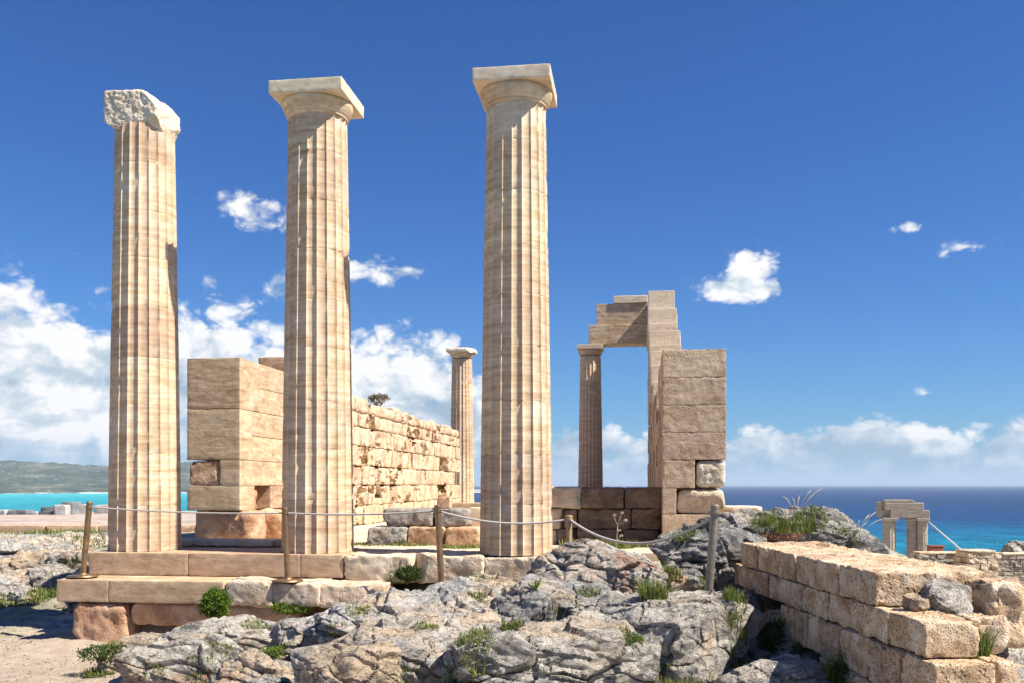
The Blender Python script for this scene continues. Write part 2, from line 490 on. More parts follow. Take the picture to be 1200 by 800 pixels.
def lime_mat(name, grey=(0.27, 0.25, 0.225), pale=(0.62, 0.565, 0.48), tan=(0.56, 0.42, 0.28), red=(0.44, 0.235, 0.14), dark=(0.075, 0.070, 0.066),
             tanw=(0.53, 0.70), redw=(0.60, 0.72), stretch=(1, 1, 1.7)):
    m, t, b = new_mat(name)
    tc = nd(t, 'ShaderNodeTexCoord'); oi = nd(t, 'ShaderNodeObjectInfo')
    offs = nd(t, 'ShaderNodeCombineXYZ', {0: mth(t, 'MULTIPLY', oi.outputs['Random'], 31), 1: mth(t, 'MULTIPLY', oi.outputs['Random'], 17), 2: 0.0})
    vec = nd(t, 'ShaderNodeVectorMath', {0: tc.outputs['Object'], 1: offs}, operation='ADD').outputs[0]
    sv = nd(t, 'ShaderNodeVectorMath', {0: vec, 1: stretch}, operation='MULTIPLY').outputs[0]
    n1 = noise(t, sv, 2.8, 10, 0.72, 0.5)
    n2 = noise(t, vec, 1.1, 5, 0.6, 0.6)
    n3 = noise(t, vec, 60, 5, 0.8)
    n5 = noise(t, vec, 2.3, 5, 0.6, 0.4)
    n6 = noise(t, sv, 12, 9, 0.74, 0.5)
    col = ramp(t, n1, [(0.34, dark), (0.41, grey), (0.49, tuple(0.45 * a + 0.55 * c for a, c in zip(grey, pale))), (0.58, pale)])
    col = mixc(t, mth(t, 'MULTIPLY', sstep(t, n2, *tanw), 0.85), col, tan)
    col = mixc(t, mth(t, 'MULTIPLY', sstep(t, n5, *redw), 0.7), col, red)
    col = mixc(t, 1.0, col, ramp(t, n6, [(0.34, 0.45), (0.44, 1.0), (0.6, 1.22), (0.72, 1.4)]), 'MULTIPLY')
    col = mixc(t, 1.0, col, ramp(t, n3, [(0.28, 0.66), (0.5, 1.0), (0.75, 1.22)]), 'MULTIPLY')
    n7 = noise(t, sv, 4.5, 6, 0.6, 0.8)
    fis = sstep(t, mth(t, 'ABSOLUTE', mth(t, 'SUBTRACT', n7, 0.5)), 0.0, 0.018)
    n8 = noise(t, vec, 15, 5, 0.65, 0.5)
    fis2 = sstep(t, mth(t, 'ABSOLUTE', mth(t, 'SUBTRACT', n8, 0.47)), 0.0, 0.022)
    msk = sstep(t, n2, 0.40, 0.56)
    fis = mth(t, 'MINIMUM', fis, mth(t, 'MAXIMUM', fis2, msk))
    col = mixc(t, 1.0, col, ramp(t, fis, [(0.0, 0.30), (0.8, 1.0)]), 'MULTIPLY')
    t.links.new(col, b.inputs['Base Color'])
    b.inputs['Roughness'].default_value = 0.9; b.inputs['Specular IOR Level'].default_value = 0.2
    vo = nd(t, 'ShaderNodeTexVoronoi', {'Vector': nd(t, 'ShaderNodeVectorMath', {0: vec, 1: nd(t, 'ShaderNodeTexNoise', {'Vector': vec, 'Scale': 5.0}).outputs[1]}, operation='ADD').outputs[0], 'Scale': 7.0}, feature='DISTANCE_TO_EDGE')
    ck = sstep(t, vo.outputs[0], 0.0, 0.06)
    h = mth(t, 'ADD', mth(t, 'MULTIPLY', n6, 1.7), mth(t, 'ADD', mth(t, 'MULTIPLY', n3, 0.5), mth(t, 'ADD', mth(t, 'MULTIPLY', ck, 0.10), mth(t, 'MULTIPLY', fis, 0.5))))
    bp = nd(t, 'ShaderNodeBump', {'Height': h, 'Strength': 0.9, 'Distance': 0.045})
    t.links.new(bp.outputs[0], b.inputs['Normal'])
    return m


M = {}
M['column'] = stone_mat('banded_sandstone', (0.43, 0.278, 0.158), (0.58, 0.413, 0.262), (0.715, 0.56, 0.395), band=(1, 1, 10), bscale=1.9, bump=0.26, blotch=(0.74, 0.63, 0.49), var=0.26, warp=0.25, grainf=90)
M['sawn'] = stone_mat('sawn_travertine', (0.31, 0.195, 0.115), (0.50, 0.35, 0.22), (0.65, 0.50, 0.345), band=(1, 1, 5), bscale=2.2, bump=0.6, var=0.20, grainf=110, warp=0.9)
M['sawn_pit'] = stone_mat('pitted_sawn_travertine', (0.35, 0.235, 0.145), (0.53, 0.39, 0.26), (0.65, 0.51, 0.365), band=(1, 1, 3), bscale=2.6, bump=0.8, pit=0.9, pitscale=30, var=0.14, bdist=0.02)
M['sawn_pale'] = stone_mat('pale_sawn_stone', (0.55, 0.42, 0.28), (0.65, 0.52, 0.37), (0.72, 0.61, 0.47), band=(1, 1, 6), bscale=1.4, bump=0.22, var=0.10, grainf=120, warp=1.2)
M['step'] = stone_mat('step_stone', (0.36, 0.235, 0.14), (0.50, 0.345, 0.215), (0.60, 0.45, 0.30), band=(1, 1, 4), bscale=2.5, bump=0.5, var=0.10, grainf=130)
M['worn'] = stone_mat('worn_limestone', (0.40, 0.265, 0.16), (0.62, 0.48, 0.335), (0.73, 0.63, 0.49), band=(1, 1, 1.6), bscale=3, bump=0.7, pit=0.6, var=0.12, bdist=0.03)
M['red_worn'] = stone_mat('reddish_worn_stone', (0.36, 0.175, 0.09), (0.56, 0.345, 0.205), (0.66, 0.48, 0.33), band=(1, 1, 1.6), bscale=2.5, bump=0.8, pit=0.5, var=0.12, bdist=0.03)
M['ruin'] = stone_mat('weathered_wall_stone', (0.38, 0.215, 0.11), (0.66, 0.49, 0.32), (0.76, 0.64, 0.48), band=(1.4, 1.4, 0.8), bscale=2.2, bump=0.8, pit=0.6, pitscale=18, var=0.14, bdist=0.05)
M['tuff'] = stone_mat('pitted_shell_stone', (0.34, 0.195, 0.10), (0.58, 0.41, 0.25), (0.76, 0.64, 0.475), band=(1, 1, 1.2), bscale=5, bump=1.0, pit=1.3, pitscale=27, var=0.18, bdist=0.02)
M['shade_worn'] = stone_mat('shade_darkened_stone', (0.13, 0.085, 0.055), (0.24, 0.165, 0.11), (0.38, 0.28, 0.20), band=(1, 1, 1.6), bscale=3, bump=0.9, pit=0.5, var=0.3, bdist=0.04)  # darker copy of the worn stone, the pier's shade put into its colour
M['greyblock'] = stone_mat('grey_block_stone', (0.20, 0.17, 0.15), (0.33, 0.29, 0.25), (0.48, 0.43, 0.38), band=(1, 1, 3), bscale=4, bump=0.9, pit=0.6, var=0.12, bdist=0.03)
M['white_rough'] = stone_mat('white_broken_stone', (0.58, 0.44, 0.31), (0.76, 0.63, 0.48), (0.84, 0.74, 0.60), band=(1, 1, 1.5), bscale=4, bump=0.9, pit=0.8, var=0.05, bdist=0.03)
M['portico'] = stone_mat('greyish_portico_stone', (0.26, 0.21, 0.16), (0.38, 0.32, 0.25), (0.46, 0.40, 0.33), bscale=2, bump=0.4, var=0.12)
M['terr_grey'] = stone_mat('dark_grey_stone', (0.10, 0.105, 0.11), (0.17, 0.18, 0.185), (0.26, 0.27, 0.27), band=(1, 1, 1.5), bscale=2, bump=0.7, var=0.25)
M['terr_pale'] = stone_mat('pale_grey_stone', (0.26, 0.25, 0.23), (0.38, 0.37, 0.35), (0.48, 0.46, 0.43), band=(1, 1, 1.5), bscale=2, bump=0.7, var=0.15)
M['lime'] = lime_mat('grey_karst_limestone')
M['lime_dark'] = lime_mat('dark_karst_limestone', grey=(0.19, 0.185, 0.175), pale=(0.46, 0.43, 0.385), dark=(0.055, 0.053, 0.05), tanw=(0.54, 0.70), redw=(0.64, 0.75))
M['lime_tan'] = lime_mat('tan_karst_limestone', grey=(0.34, 0.31, 0.28), pale=(0.60, 0.55, 0.47), tanw=(0.38, 0.55), redw=(0.55, 0.7))
M['lime_red'] = lime_mat('red_karst_limestone', grey=(0.32, 0.29, 0.27), tanw=(0.50, 0.66), redw=(0.50, 0.60))
M['lime_pale'] = lime_mat('pale_karst_limestone', grey=(0.36, 0.35, 0.34), pale=(0.62, 0.58, 0.52), tanw=(0.44, 0.62), redw=(0.62, 0.75), dark=(0.16, 0.155, 0.15))
M['red_earth'] = stone_mat('red_earth_bank', (0.22, 0.10, 0.055), (0.36, 0.19, 0.11), (0.50, 0.36, 0.24), band=(1, 1, 1), bscale=2, bump=1.0, pit=0.8, pitscale=8, var=0.05, bdist=0.06)


def simple_mat(name, col, rough=0.7, metal=0.0, nscale=20, var=0.25, bump=0.1, spec=0.4, sss=None):
    m, t, b = new_mat(name)
    tc = nd(t, 'ShaderNodeTexCoord')
    n = noise(t, tc.outputs['Object'], nscale, 4, 0.6)
    c = mixc(t, 1.0, col, ramp(t, n, [(0.3, 1 - var), (0.7, 1 + var)]), 'MULTIPLY')
    t.links.new(c, b.inputs['Base Color'])
    b.inputs['Roughness'].default_value = rough; b.inputs['Metallic'].default_value = metal; b.inputs['Specular IOR Level'].default_value = spec
    bp = nd(t, 'ShaderNodeBump', {'Height': n, 'Strength': bump, 'Distance': 0.01}); t.links.new(bp.outputs[0], b.inputs['Normal'])
    return m


M['bronze'] = simple_mat('brown_patinated_metal', (0.30, 0.19, 0.10), 0.42, 0.75, 14, 0.35)
M['steel'] = simple_mat('dull_steel', (0.27, 0.225, 0.17), 0.42, 0.45, 30, 0.3)
M['wood_post'] = simple_mat('tan_post', (0.42, 0.28, 0.15), 0.6, 0.2, 14, 0.25)
M['rope'] = simple_mat('grey_rope', (0.46, 0.42, 0.37), 0.9, 0.0, 160, 0.35, 0.6)
M['plastic'] = simple_mat('pale_pole', (0.62, 0.60, 0.55), 0.6, 0.0, 5, 0.1)
M['red_box'] = simple_mat('red_brown_panel', (0.24, 0.07, 0.045), 0.7, 0.0, 5, 0.3)
M['twig'] = simple_mat('brown_twig', (0.16, 0.11, 0.07), 0.9, 0.0, 20, 0.3)
M['dry'] = simple_mat('dry_stalk', (0.52, 0.45, 0.33), 0.9, 0.0, 20, 0.2)


def leaf_mat(name, cols, scale=7):
    m, t, b = new_mat(name)
    g = nd(t, 'ShaderNodeNewGeometry')
    n = noise(t, g.outputs['Position'], scale, 2, 0.5)
    f = mth(t, 'MULTIPLY_ADD', g.outputs['Random Per Island'], 0.7, mth(t, 'MULTIPLY', n, 0.3))
    col = ramp(t, f, [(i / (len(cols) - 1), c) for i, c in enumerate(cols)])
    t.links.new(col, b.inputs['Base Color']); b.inputs['Roughness'].default_value = 0.65; b.inputs['Specular IOR Level'].default_value = 0.25
    tr = nd(t, 'ShaderNodeBsdfTranslucent', {0: col})
    mx = nd(t, 'ShaderNodeMixShader', {0: 0.3, 1: b, 2: tr})
    out = [x for x in t.nodes if x.type == 'OUTPUT_MATERIAL'][0]
    t.links.new(mx.outputs[0], out.inputs[0])
    return m


M['leaf'] = leaf_mat('bush_leaf', [(0.05, 0.09, 0.012), (0.11, 0.19, 0.02), (0.20, 0.28, 0.035)])
M['leaf_dark'] = leaf_mat('dark_leaf', [(0.03, 0.05, 0.012), (0.06, 0.10, 0.02), (0.12, 0.17, 0.035)])
M['grass'] = leaf_mat('grass_blade', [(0.06, 0.10, 0.02), (0.12, 0.17, 0.03), (0.22, 0.24, 0.06), (0.36, 0.30, 0.13)])
M['grass_dry'] = leaf_mat('dry_grass_blade', [(0.16, 0.17, 0.05), (0.34, 0.29, 0.12), (0.46, 0.38, 0.20)])
M['leaf_brown'] = leaf_mat('brown_leaf', [(0.10, 0.07, 0.03), (0.19, 0.12, 0.05), (0.14, 0.14, 0.05)])
M['pink'] = leaf_mat('pink_succulent', [(0.42, 0.14, 0.09), (0.55, 0.24, 0.16), (0.35, 0.25, 0.10)])
M['yellow'] = leaf_mat('yellow_flower', [(0.65, 0.50, 0.04), (0.7, 0.6, 0.1)])

# ------------------------------------------------------------------ temple frame
A = R(7.8); CA, SA = math.cos(A), math.sin(A)
CX, CY = 0.05, 11.36


def T(s, t, z=0.0):
    return Vector((CX + CA * s + SA * t, CY - SA * s + CA * t, z))


def s_at(px, t):
    r = (px - 600) / 1080; return ((CY + CA * t) * r - (CX + SA * t)) / (CA + SA * r)


def t_at(px, s):
    r = (px - 600) / 1080; return (r * (CY - SA * s) - CX - CA * s) / (SA - CA * r)


def W(px, py, d):
    return Vector(((px - 600) / 1080 * d, d, EYE - (py - 567) / 1080 * d))


# ------------------------------------------------------------------ terrain
ctrl = np.array([(0, 0, -.8), (-3, 3, -.85), (3, 3, -.85), (-5, 6, -1.0), (0, 6, -.95), (2, 6.5, -.8), (-4, 8, -1.05), (-2.2, 8, -1.0), (-1, 7.5, -.95),
                 (-5.5, 9.5, -1.06), (-8, 10, -1.05), (-6.3, 11.6, -1.06), (-7, 12.6, -1.06), (-9, 12, -1.06), (-12, 12, -1.05), (-6.6, 13.6, -1.04), (-8.2, 13.7, -1.05), (-11, 14, -1.04), (-4.5, 10.4, -1.07), (-3, 10.2, -.95), (-2, 9.6, -.85), (-1.2, 10, -.62), (-.6, 9, -.6), (.3, 10.1, -.45),
                 (1.2, 10, -.3), (2, 9.6, -.35), (2.6, 10.6, -.05), (3.5, 11.2, .15), (4.2, 12.5, .1), (1.9, 8.6, -.45), (2.1, 7.6, -.68), (.9, 8.2, -.65), (.3, 7.6, -.8), (1.6, 7.2, -.75),
                 (4, 7, -.9), (3.6, 5.5, -.8), (5, 8, -1.1), (5, 10, -.9), (7, 11, -1.4), (8, 16, -1.8), (12, 24, -2.0), (11, 11, -2.0), (8, 13, -1.8), (5.2, 15, -.3), (6.5, 20, -.9), (7, 28, -1.4),
                 (-7.2, 15.1, -.85), (-6.3, 14.6, -.75), (-9.5, 15.6, -.85), (-8, 16.5, -.6), (-10, 18, -.48), (-8, 20, -.42), (-13, 22, -.42), (-9, 25, -.5), (-14, 26, -.5), (-12, 32, -.32), (-20, 34, -.32), (-9, 36, -.3), (-20, 16, -.95), (-18, 40, -.35),
                 (-4, 12.5, -.07), (0, 12.5, -.07), (2, 12.6, -.05), (-5, 14, -.07), (0, 16, -.07), (-4, 20, -.07), (1, 22, -.07), (-2, 28, -.07), (2, 30, -.07), (-2, 34, -.07), (4, 34, -.1), (-6, 30, -.1), (-6.5, 18, -.12),
                 (18, 42, -4.4), (22, 40, -4.6), (14, 36, -3.0), (18, 30, -2.6), (24, 30, -3.2), (10, 40, -2.2), (-3, 48, -.6)])


def terrain(X, Y):
    X = np.asarray(X, float); Y = np.asarray(Y, float)
    sh = X.shape; x = X.ravel(); y = Y.ravel()
    num = np.zeros_like(x); den = np.zeros_like(x)
    for cx, cy, cz in ctrl:
        d2 = (x - cx) ** 2 + (y - cy) ** 2
        k = 1 / (d2 + 0.04) ** 1.8
        num += k * cz; den += k
    z = num / den
    P = np.stack([x, y, np.zeros_like(x)], 1)
    rocky = 1.0 - 0.8 * np.exp(-(((x + 5.5) / 2.0) ** 2 + ((y - 9.6) / 1.6) ** 2))
    S = (x - CX) * CA - (y - CY) * SA; Tt = (x - CX) * SA + (y - CY) * CA
    inside = smooth01(S, -5.6, -5.0) * (1 - smooth01(S, 2.6, 3.2)) * smooth01(Tt, -0.9, -0.3)
    rocky = rocky * (1 - 0.85 * inside)
    z = z + rocky * (0.055 * ridged(P * 1.6, 4) + 0.035 * fbm(P * 5, 3)) - 0.02
    front = smooth01(-Tt, 0.0, 0.8) * (S > -5.6) * (S < 1.5)
    z = np.where((Tt > -1.1) & (S > -5.35) & (S < -1.9) & (Tt < 0), np.minimum(z, -0.62), z)
    z = np.where((Tt > -0.6) & (S >= -1.9) & (S < 1.0) & (Tt < 0), np.minimum(z, -0.12), z)
    # the rock falls away to the sea
    th = np.arctan2(x, y - 18); r = np.hypot(x, y - 18)
    Rr = 29 + 3 * np.sin(th * 3 + 1) + 2 * np.sin(th * 7)
    ex = np.maximum(0, r - Rr)
    z = z - ex * 0.55 - smooth01(ex, 0, 40) * 40 + smooth01(ex, 2, 30) * 6 * fbm(P * 0.05, 4)
    z = np.maximum(z, -135)
    return z.reshape(sh)


def tz(x, y):
    return float(terrain(np.array([x]), np.array([y]))[0])


def axis(a, b, step, lo, hi, grow=1.18):
    c = list(np.arange(a, b, step)); s = step; v = a
    left = []
    while v > lo: s *= grow; v -= s; left.append(v)
    right = []; s = step; v = c[-1]
    while v < hi: s *= grow; v += s; right.append(v)
    return np.array(left[::-1] + c + right)


gx = axis(-7.5, 5.5, 0.056, -420, 420, 1.09); gy = axis(6.2, 14, 0.056, -420, 420, 1.09)
GX, GY = np.meshgrid(gx, gy, indexing='ij')
GZ = terrain(GX, GY)
idx = np.arange(GX.size).reshape(GX.shape)
GF = np.stack([idx[:-1, :-1], idx[1:, :-1], idx[1:, 1:], idx[:-1, 1:]], -1).reshape(-1, 4)

m, t, b = new_mat('rocky_soil')
tc = nd(t, 'ShaderNodeTexCoord'); P = tc.outputs['Object']
n1 = noise(t, P, 0.9, 6, 0.6, 0.4); n2 = noise(t, P, 5, 7, 0.7, 0.6); n3 = noise(t, P, 60, 4, 0.7); n4 = noise(t, P, 0.25, 3)
soil = ramp(t, n2, [(0.3, (0.36, 0.27, 0.18)), (0.5, (0.50, 0.41, 0.30)), (0.7, (0.60, 0.52, 0.42))])
rockc = ramp(t, n2, [(0.34, (0.14, 0.14, 0.14)), (0.48, (0.32, 0.31, 0.30)), (0.64, (0.55, 0.52, 0.47))])
col = mixc(t, sstep(t, n1, 0.42, 0.58), soil, rockc)
grs = ramp(t, n3, [(0.3, (0.07, 0.09, 0.025)), (0.7, (0.20, 0.19, 0.07))])
col = mixc(t, mth(t, 'MULTIPLY', sstep(t, n4, 0.50, 0.62), 0.5), col, grs)
sp = nd(t, 'ShaderNodeSeparateXYZ', {0: P})
far = sstep(t, nd(t, 'ShaderNodeVectorMath', {0: P}, operation='LENGTH').outputs['Value'], 60, 120)
col = mixc(t, far, col, ramp(t, n4, [(0.4, (0.08, 0.09, 0.05)), (0.6, (0.28, 0.26, 0.21))]))
# the trodden path at the left
dx = mth(t, 'DIVIDE', mth(t, 'ADD', sp.outputs[0], 5.3), 2.6); dy = mth(t, 'DIVIDE', mth(t, 'SUBTRACT', sp.outputs[1], 9.4), 2.2)
pm = mth(t, 'SUBTRACT', 1.3, mth(t, 'ADD', mth(t, 'MULTIPLY', dx, dx), mth(t, 'MULTIPLY', dy, dy)))
pm = sstep(t, mth(t, 'ADD', pm, mth(t, 'MULTIPLY_ADD', n1, 1.2, -0.6)), 0.0, 0.5)
path = ramp(t, n2, [(0.3, (0.34, 0.26, 0.19)), (0.7, (0.48, 0.395, 0.305))])
col = mixc(t, pm, col, path)
col = mixc(t, 1.0, col, ramp(t, n3, [(0.3, 0.78), (0.7, 1.15)]), 'MULTIPLY')
t.links.new(col, b.inputs['Base Color']); b.inputs['Roughness'].default_value = 0.95; b.inputs['Specular IOR Level'].default_value = 0.15
bp = nd(t, 'ShaderNodeBump', {'Height': mth(t, 'ADD', mth(t, 'MULTIPLY', n2, 1.0), mth(t, 'MULTIPLY', n3, 0.4)), 'Strength': 0.8, 'Distance': 0.04})
t.links.new(bp.outputs[0], b.inputs['Normal'])
M['ground'] = m
g = mobj('ground', np_mesh('ground', np.stack([GX.ravel(), GY.ravel(), GZ.ravel()], 1), GF, M['ground']))
tag(g, kind='structure')

# sea
m, t, b = new_mat('sea_water')
gm = nd(t, 'ShaderNodeNewGeometry'); P = gm.outputs['Position']; sp = nd(t, 'ShaderNodeSeparateXYZ', {0: P})
n1 = noise(t, P, 0.0009, 5, 0.6, 0.5); n2 = noise(t, nd(t, 'ShaderNodeVectorMath', {0: P, 1: (1.0, 0.45, 1.0)}, operation='MULTIPLY').outputs[0], 0.022, 6, 0.7)
n3 = noise(t, P, 0.06, 5, 0.65)
dist = nd(t, 'ShaderNodeVectorMath', {0: P}, operation='LENGTH').outputs['Value']
dd = mth(t, 'ADD', mth(t, 'DIVIDE', dist, 1000.0), mth(t, 'MULTIPLY_ADD', n1, 1.6, -0.8))
deep = ramp(t, mth(t, 'DIVIDE', dd, 8.0), [(0.12, (0.0, 0.21, 0.27)), (0.26, (0.0, 0.125, 0.215)), (0.42, (0.003, 0.038, 0.12)), (0.9, (0.004, 0.026, 0.09))])
bay = ramp(t, mth(t, 'DIVIDE', dd, 16.0), [(0.15, (0.0, 0.19, 0.25)), (0.5, (0.0, 0.30, 0.34)), (0.82, (0.05, 0.44, 0.44))])
sh = sstep(t, mth(t, 'ADD', mth(t, 'DIVIDE', sp.outputs[0], sp.outputs[1]), mth(t, 'MULTIPLY_ADD', n1, 0.1, -0.05)), -0.32, -0.18)
col = mixc(t, sh, bay, deep)
col = mixc(t, 1.0, col, ramp(t, n2, [(0.35, 0.5), (0.6, 1.3)]), 'MULTIPLY')
caps = sstep(t, n3, 0.66, 0.70)
col = mixc(t, mth(t, 'MULTIPLY', caps, 0.7), col, (0.7, 0.75, 0.78))
t.links.new(col, b.inputs['Base Color']); b.inputs['Roughness'].default_value = 0.45; b.inputs['Specular IOR Level'].default_value = 0.12
bp = nd(t, 'ShaderNodeBump', {'Height': n3, 'Strength': 0.5, 'Distance': 2.0}); t.links.new(bp.outputs[0], b.inputs['Normal'])
xs = np.array([-90000, -30000, -8000, -2000, 0, 2000, 8000, 30000, 90000.]); ys = xs
SX, SY = np.meshgrid(xs, ys, indexing='ij'); ii = np.arange(SX.size).reshape(SX.shape)
SF = np.stack([ii[:-1, :-1], ii[1:, :-1], ii[1:, 1:], ii[:-1, 1:]], -1).reshape(-1, 4)
sea = mobj('sea', np_mesh('sea', np.stack([SX.ravel(), SY.ravel(), np.full(SX.size, -115.)], 1), SF, m)); tag(sea, kind='structure')

# far shore hills
na, nr = 420, 70
azs = np.linspace(R(-80), R(-1.5), na); rs_ = np.linspace(13200, 22000, nr)
AZ, RR = np.meshgrid(azs, rs_, indexing='ij')
HX, HY = RR * np.sin(AZ), RR * np.cos(AZ)
PP = np.stack([HX.ravel() / 3200, HY.ravel() / 3200, np.zeros(HX.size)], 1)
env = smooth01(RR, 13200, 19000) * (1 - smooth01(AZ, R(-20), R(-4)))
hz = 40 + (330 + 230 * fbm(PP, 5).reshape(HX.shape) + 120 * ridged(PP * 2, 4).reshape(HX.shape)) * env * 1.05
hz = hz * smooth01(RR, 13150, 13900) * (1 - smooth01(AZ, R(-8), R(-3))) - 118 * 1.0 + 6 * smooth01(RR, 13200, 13400)
ii = np.arange(HX.size).reshape(HX.shape)
HF = np.stack([ii[:-1, :-1], ii[:-1, 1:], ii[1:, 1:], ii[1:, :-1]], -1).reshape(-1, 4)
m, t, b = new_mat('scrub_hills')
P = nd(t, 'ShaderNodeNewGeometry').outputs['Position']
n1 = noise(t, P, 0.0016, 6, 0.65); n2 = noise(t, P, 0.009, 6, 0.7)
col = ramp(t, n1, [(0.35, (0.03, 0.05, 0.035)), (0.55, (0.08, 0.095, 0.06)), (0.68, (0.17, 0.17, 0.13))])
col = mixc(t, sstep(t, n2, 0.60, 0.66), col, (0.52, 0.50, 0.46))
z = nd(t, 'ShaderNodeSeparateXYZ', {0: P}).outputs[2]
beach = mth(t, 'MULTIPLY', mth(t, 'SUBTRACT', 1.0, sstep(t, z, -112, -98)), sstep(t, n1, 0.45, 0.55))
col = mixc(t, beach, col, (0.75, 0.72, 0.66))
t.links.new(col, b.inputs['Base Color']); b.inputs['Roughness'].default_value = 1.0; b.inputs['Specular IOR Level'].default_value = 0.0
hills = mobj('hills', np_mesh('hills', np.stack([HX.ravel(), HY.ravel(), hz.ravel()], 1), HF, m)); tag(hills, kind='structure')


# ------------------------------------------------------------------ columns
def drum_mesh(z0, z1, H, rb, rt, mat, seed, sub=10, rows=9, chip=1.0):
    rs = np.random.RandomState(seed)
    nth = 20 * sub
    th = np.arange(nth) * 2 * math.pi / nth
    u = (np.arange(nth) % sub) / sub * 2 - 1
    prof = np.sqrt(np.clip(1 - u * u, 0, 1))
    zs = np.concatenate([[z0, z0, z0 + 0.004], np.linspace(z0 + 0.02, z1 - 0.02, rows), [z1 - 0.004, z1, z1]])
    V = []
    for i, z in enumerate(zs):
        f = z / H
        Rz = rb + (rt - rb) * (f ** 1.15)
        rr = Rz - 0.074 * Rz * prof
        if i in (1, len(zs) - 2): rr = rr - 0.0012
        if i in (0, len(zs) - 1): rr = rr * 0.5
        V.append(np.stack([rr * np.cos(th), rr * np.sin(th), np.full(nth, z)], 1))
    V = np.concatenate(V)
    rxy = np.hypot(V[:, 0], V[:, 1])
    Nn = np.stack([V[:, 0] / rxy, V[:, 1] / rxy, np.zeros(len(V))], 1)
    arr = np.tile(np.abs(u) ** 6, len(zs))
    off = rs.rand(3) * 40
    n = fbm(V * np.array((5, 5, 9)) + off, 3)
    V = V - Nn * (arr * np.clip(n - 0.34, 0, 1) * 0.07 * chip)[:, None]
    n2 = fbm(V * np.array((3, 3, 14)) + off + 9, 3)
    V = V + Nn * (n2 * 0.0015)[:, None]
    edge = np.tile(np.minimum(np.abs(zs - z0), np.abs(z1 - zs))[:, None], (1, nth)).ravel()
    V = V - Nn * (np.clip(fbm(V * 8 + off, 2) - 0.25, 0, 1) * 0.03 * chip * np.exp(-edge / 0.014))[:, None]
    k = np.arange(nth); k2 = (k + 1) % nth
    F = np.concatenate([np.stack([i * nth + k, i * nth + k2, (i + 1) * nth + k2, (i + 1) * nth + k], 1) for i in range(len(zs) - 1)])
    me = np_mesh('fluted_drum', V, F, mat, True, 32)
    return me


HS, HC = 5.43, 5.64                      # top of the shaft, underside of the abacus


def echinus_mesh(rt, mat, seg=64):
    prof = [(rt * 0.5, HS - 0.004), (rt * 0.975, HS), (rt * 0.985, HS + 0.02), (rt + 0.012, HS + 0.024), (rt + 0.012, HS + 0.036), (rt + 0.004, HS + 0.040), (rt + 0.02, HS + 0.052)]
    for i in range(1, 9):
        f = i / 8
        prof.append((rt + 0.02 + (0.445 - rt - 0.02) * math.sin(f * 1.25) / math.sin(1.25), HS + 0.052 + (HC - HS - 0.085) * f))
    prof += [(0.447, HC - 0.018), (0.438, HC - 0.001), (0.2, HC - 0.001)]
    V, F = lathe(prof, seg)
    return poly_mesh('echinus', V, F, mat, True, 40)


def column(name, loc, label, heights, seed, sub=10, rows=9, cap='full', group=None, mat='column'):
    root = empty(name, loc, -A, label, 'column', group)
    rb, rt = 0.452, 0.368
    z = 0.0
    for i, h in enumerate(heights):
        z1 = min(z + h, HS)
        d = mobj('drum', drum_mesh(0.0 if False else z, z1, HS, rb, rt, M[mat], seed * 50 + i, sub, rows), parent=root)
        z = z1
        if z >= HS: break
    if cap in ('full', 'echinus'):
        mobj('echinus', echinus_mesh(rt, M[mat]), parent=root)
    if cap == 'full':
        me = rough_block((0.93, 0.93, 0.155), step=0.022, rnd=0.006, amp=0.0015, freq=14, chips=0, wear=0.008, seed=seed, mat=M['sawn_pale'])
        mobj('abacus', me, (0, 0, HC + 0.0775), parent=root)
    return root


hts = [0.61, 0.60, 0.64, 0.66, 0.62, 0.58, 0.66, 0.60, 0.62]
c3 = column('doric_column', T(0, 0), 'tall fluted column at the right of the front row, nearest to the rocks, with square capital', hts, 3, group='fluted columns along the front of the platform')
c2 = column('doric_column', T(-2.54, 0), 'tall fluted column in the middle of the front row, square capital jutting out to the right', [0.66, 0.62, 0.60, 0.66, 0.58, 0.63, 0.6, 0.62, 0.62], 2, group='fluted columns along the front of the platform')
c1 = column('doric_column', T(-4.88, 0), 'leftmost front column, whose capital is a broken lump of white stone', [0.58, 0.66, 0.62, 0.60, 0.64, 0.62, 0.6, 0.61, 0.62], 1, cap='none', group='fluted columns along the front of the platform')


def clip_block(dims, planes, step, amp, freq, seed, mat, pits=0.0, pitf=12, rnd=0.03):
    h = np.array(dims) / 2
    n = [int(max(2, round(d / step))) for d in dims]
    P, F = cubegrid(*n); V = P * h
    core = np.clip(V, -(h - rnd), h - rnd); D = V - core; L = np.linalg.norm(D, axis=1); L[L == 0] = 1
    Nn = D / L[:, None]; V = core + Nn * rnd
    for nrm, d in planes:
        nrm = np.array(nrm, float); nrm /= np.linalg.norm(nrm)
        ex = np.maximum(0, V @ nrm - d); V = V - ex[:, None] * nrm
    off = np.random.RandomState(seed).rand(3) * 50
    dirn = V / (np.linalg.norm(V, axis=1)[:, None] + 1e-6)
    Q = Nn * 0.6 + dirn * 0.4
    V = V + Q * (fbm(V * freq + off, 4, 0.6) * amp)[:, None] + Q * ((ridged(V * freq * 2.2 + off, 3) - .2) * amp * 0.5)[:, None]
    if pits:
        f1, f2 = voro(V * pitf + off); V = V - Q * (np.clip(0.45 - f1, 0, 1) * pits)[:, None]
    return np_mesh('stone', V, F, mat)


me = clip_block((0.73, 0.62, 0.50), [((-0.62, 0, -1), 0.31), ((0.85, -0.1, 0.75), 0.30), ((0.2, -1, -0.8), 0.36), ((0.1, -1.0, 0.9), 0.38), ((0.9, 0.2, -0.5), 0.40)], 0.014, 0.016, 9, 5, M['white_rough'], 0.03, 16)
mobj('broken_capital', me, (-0.035, 0, HS + 0.19), parent=c1)

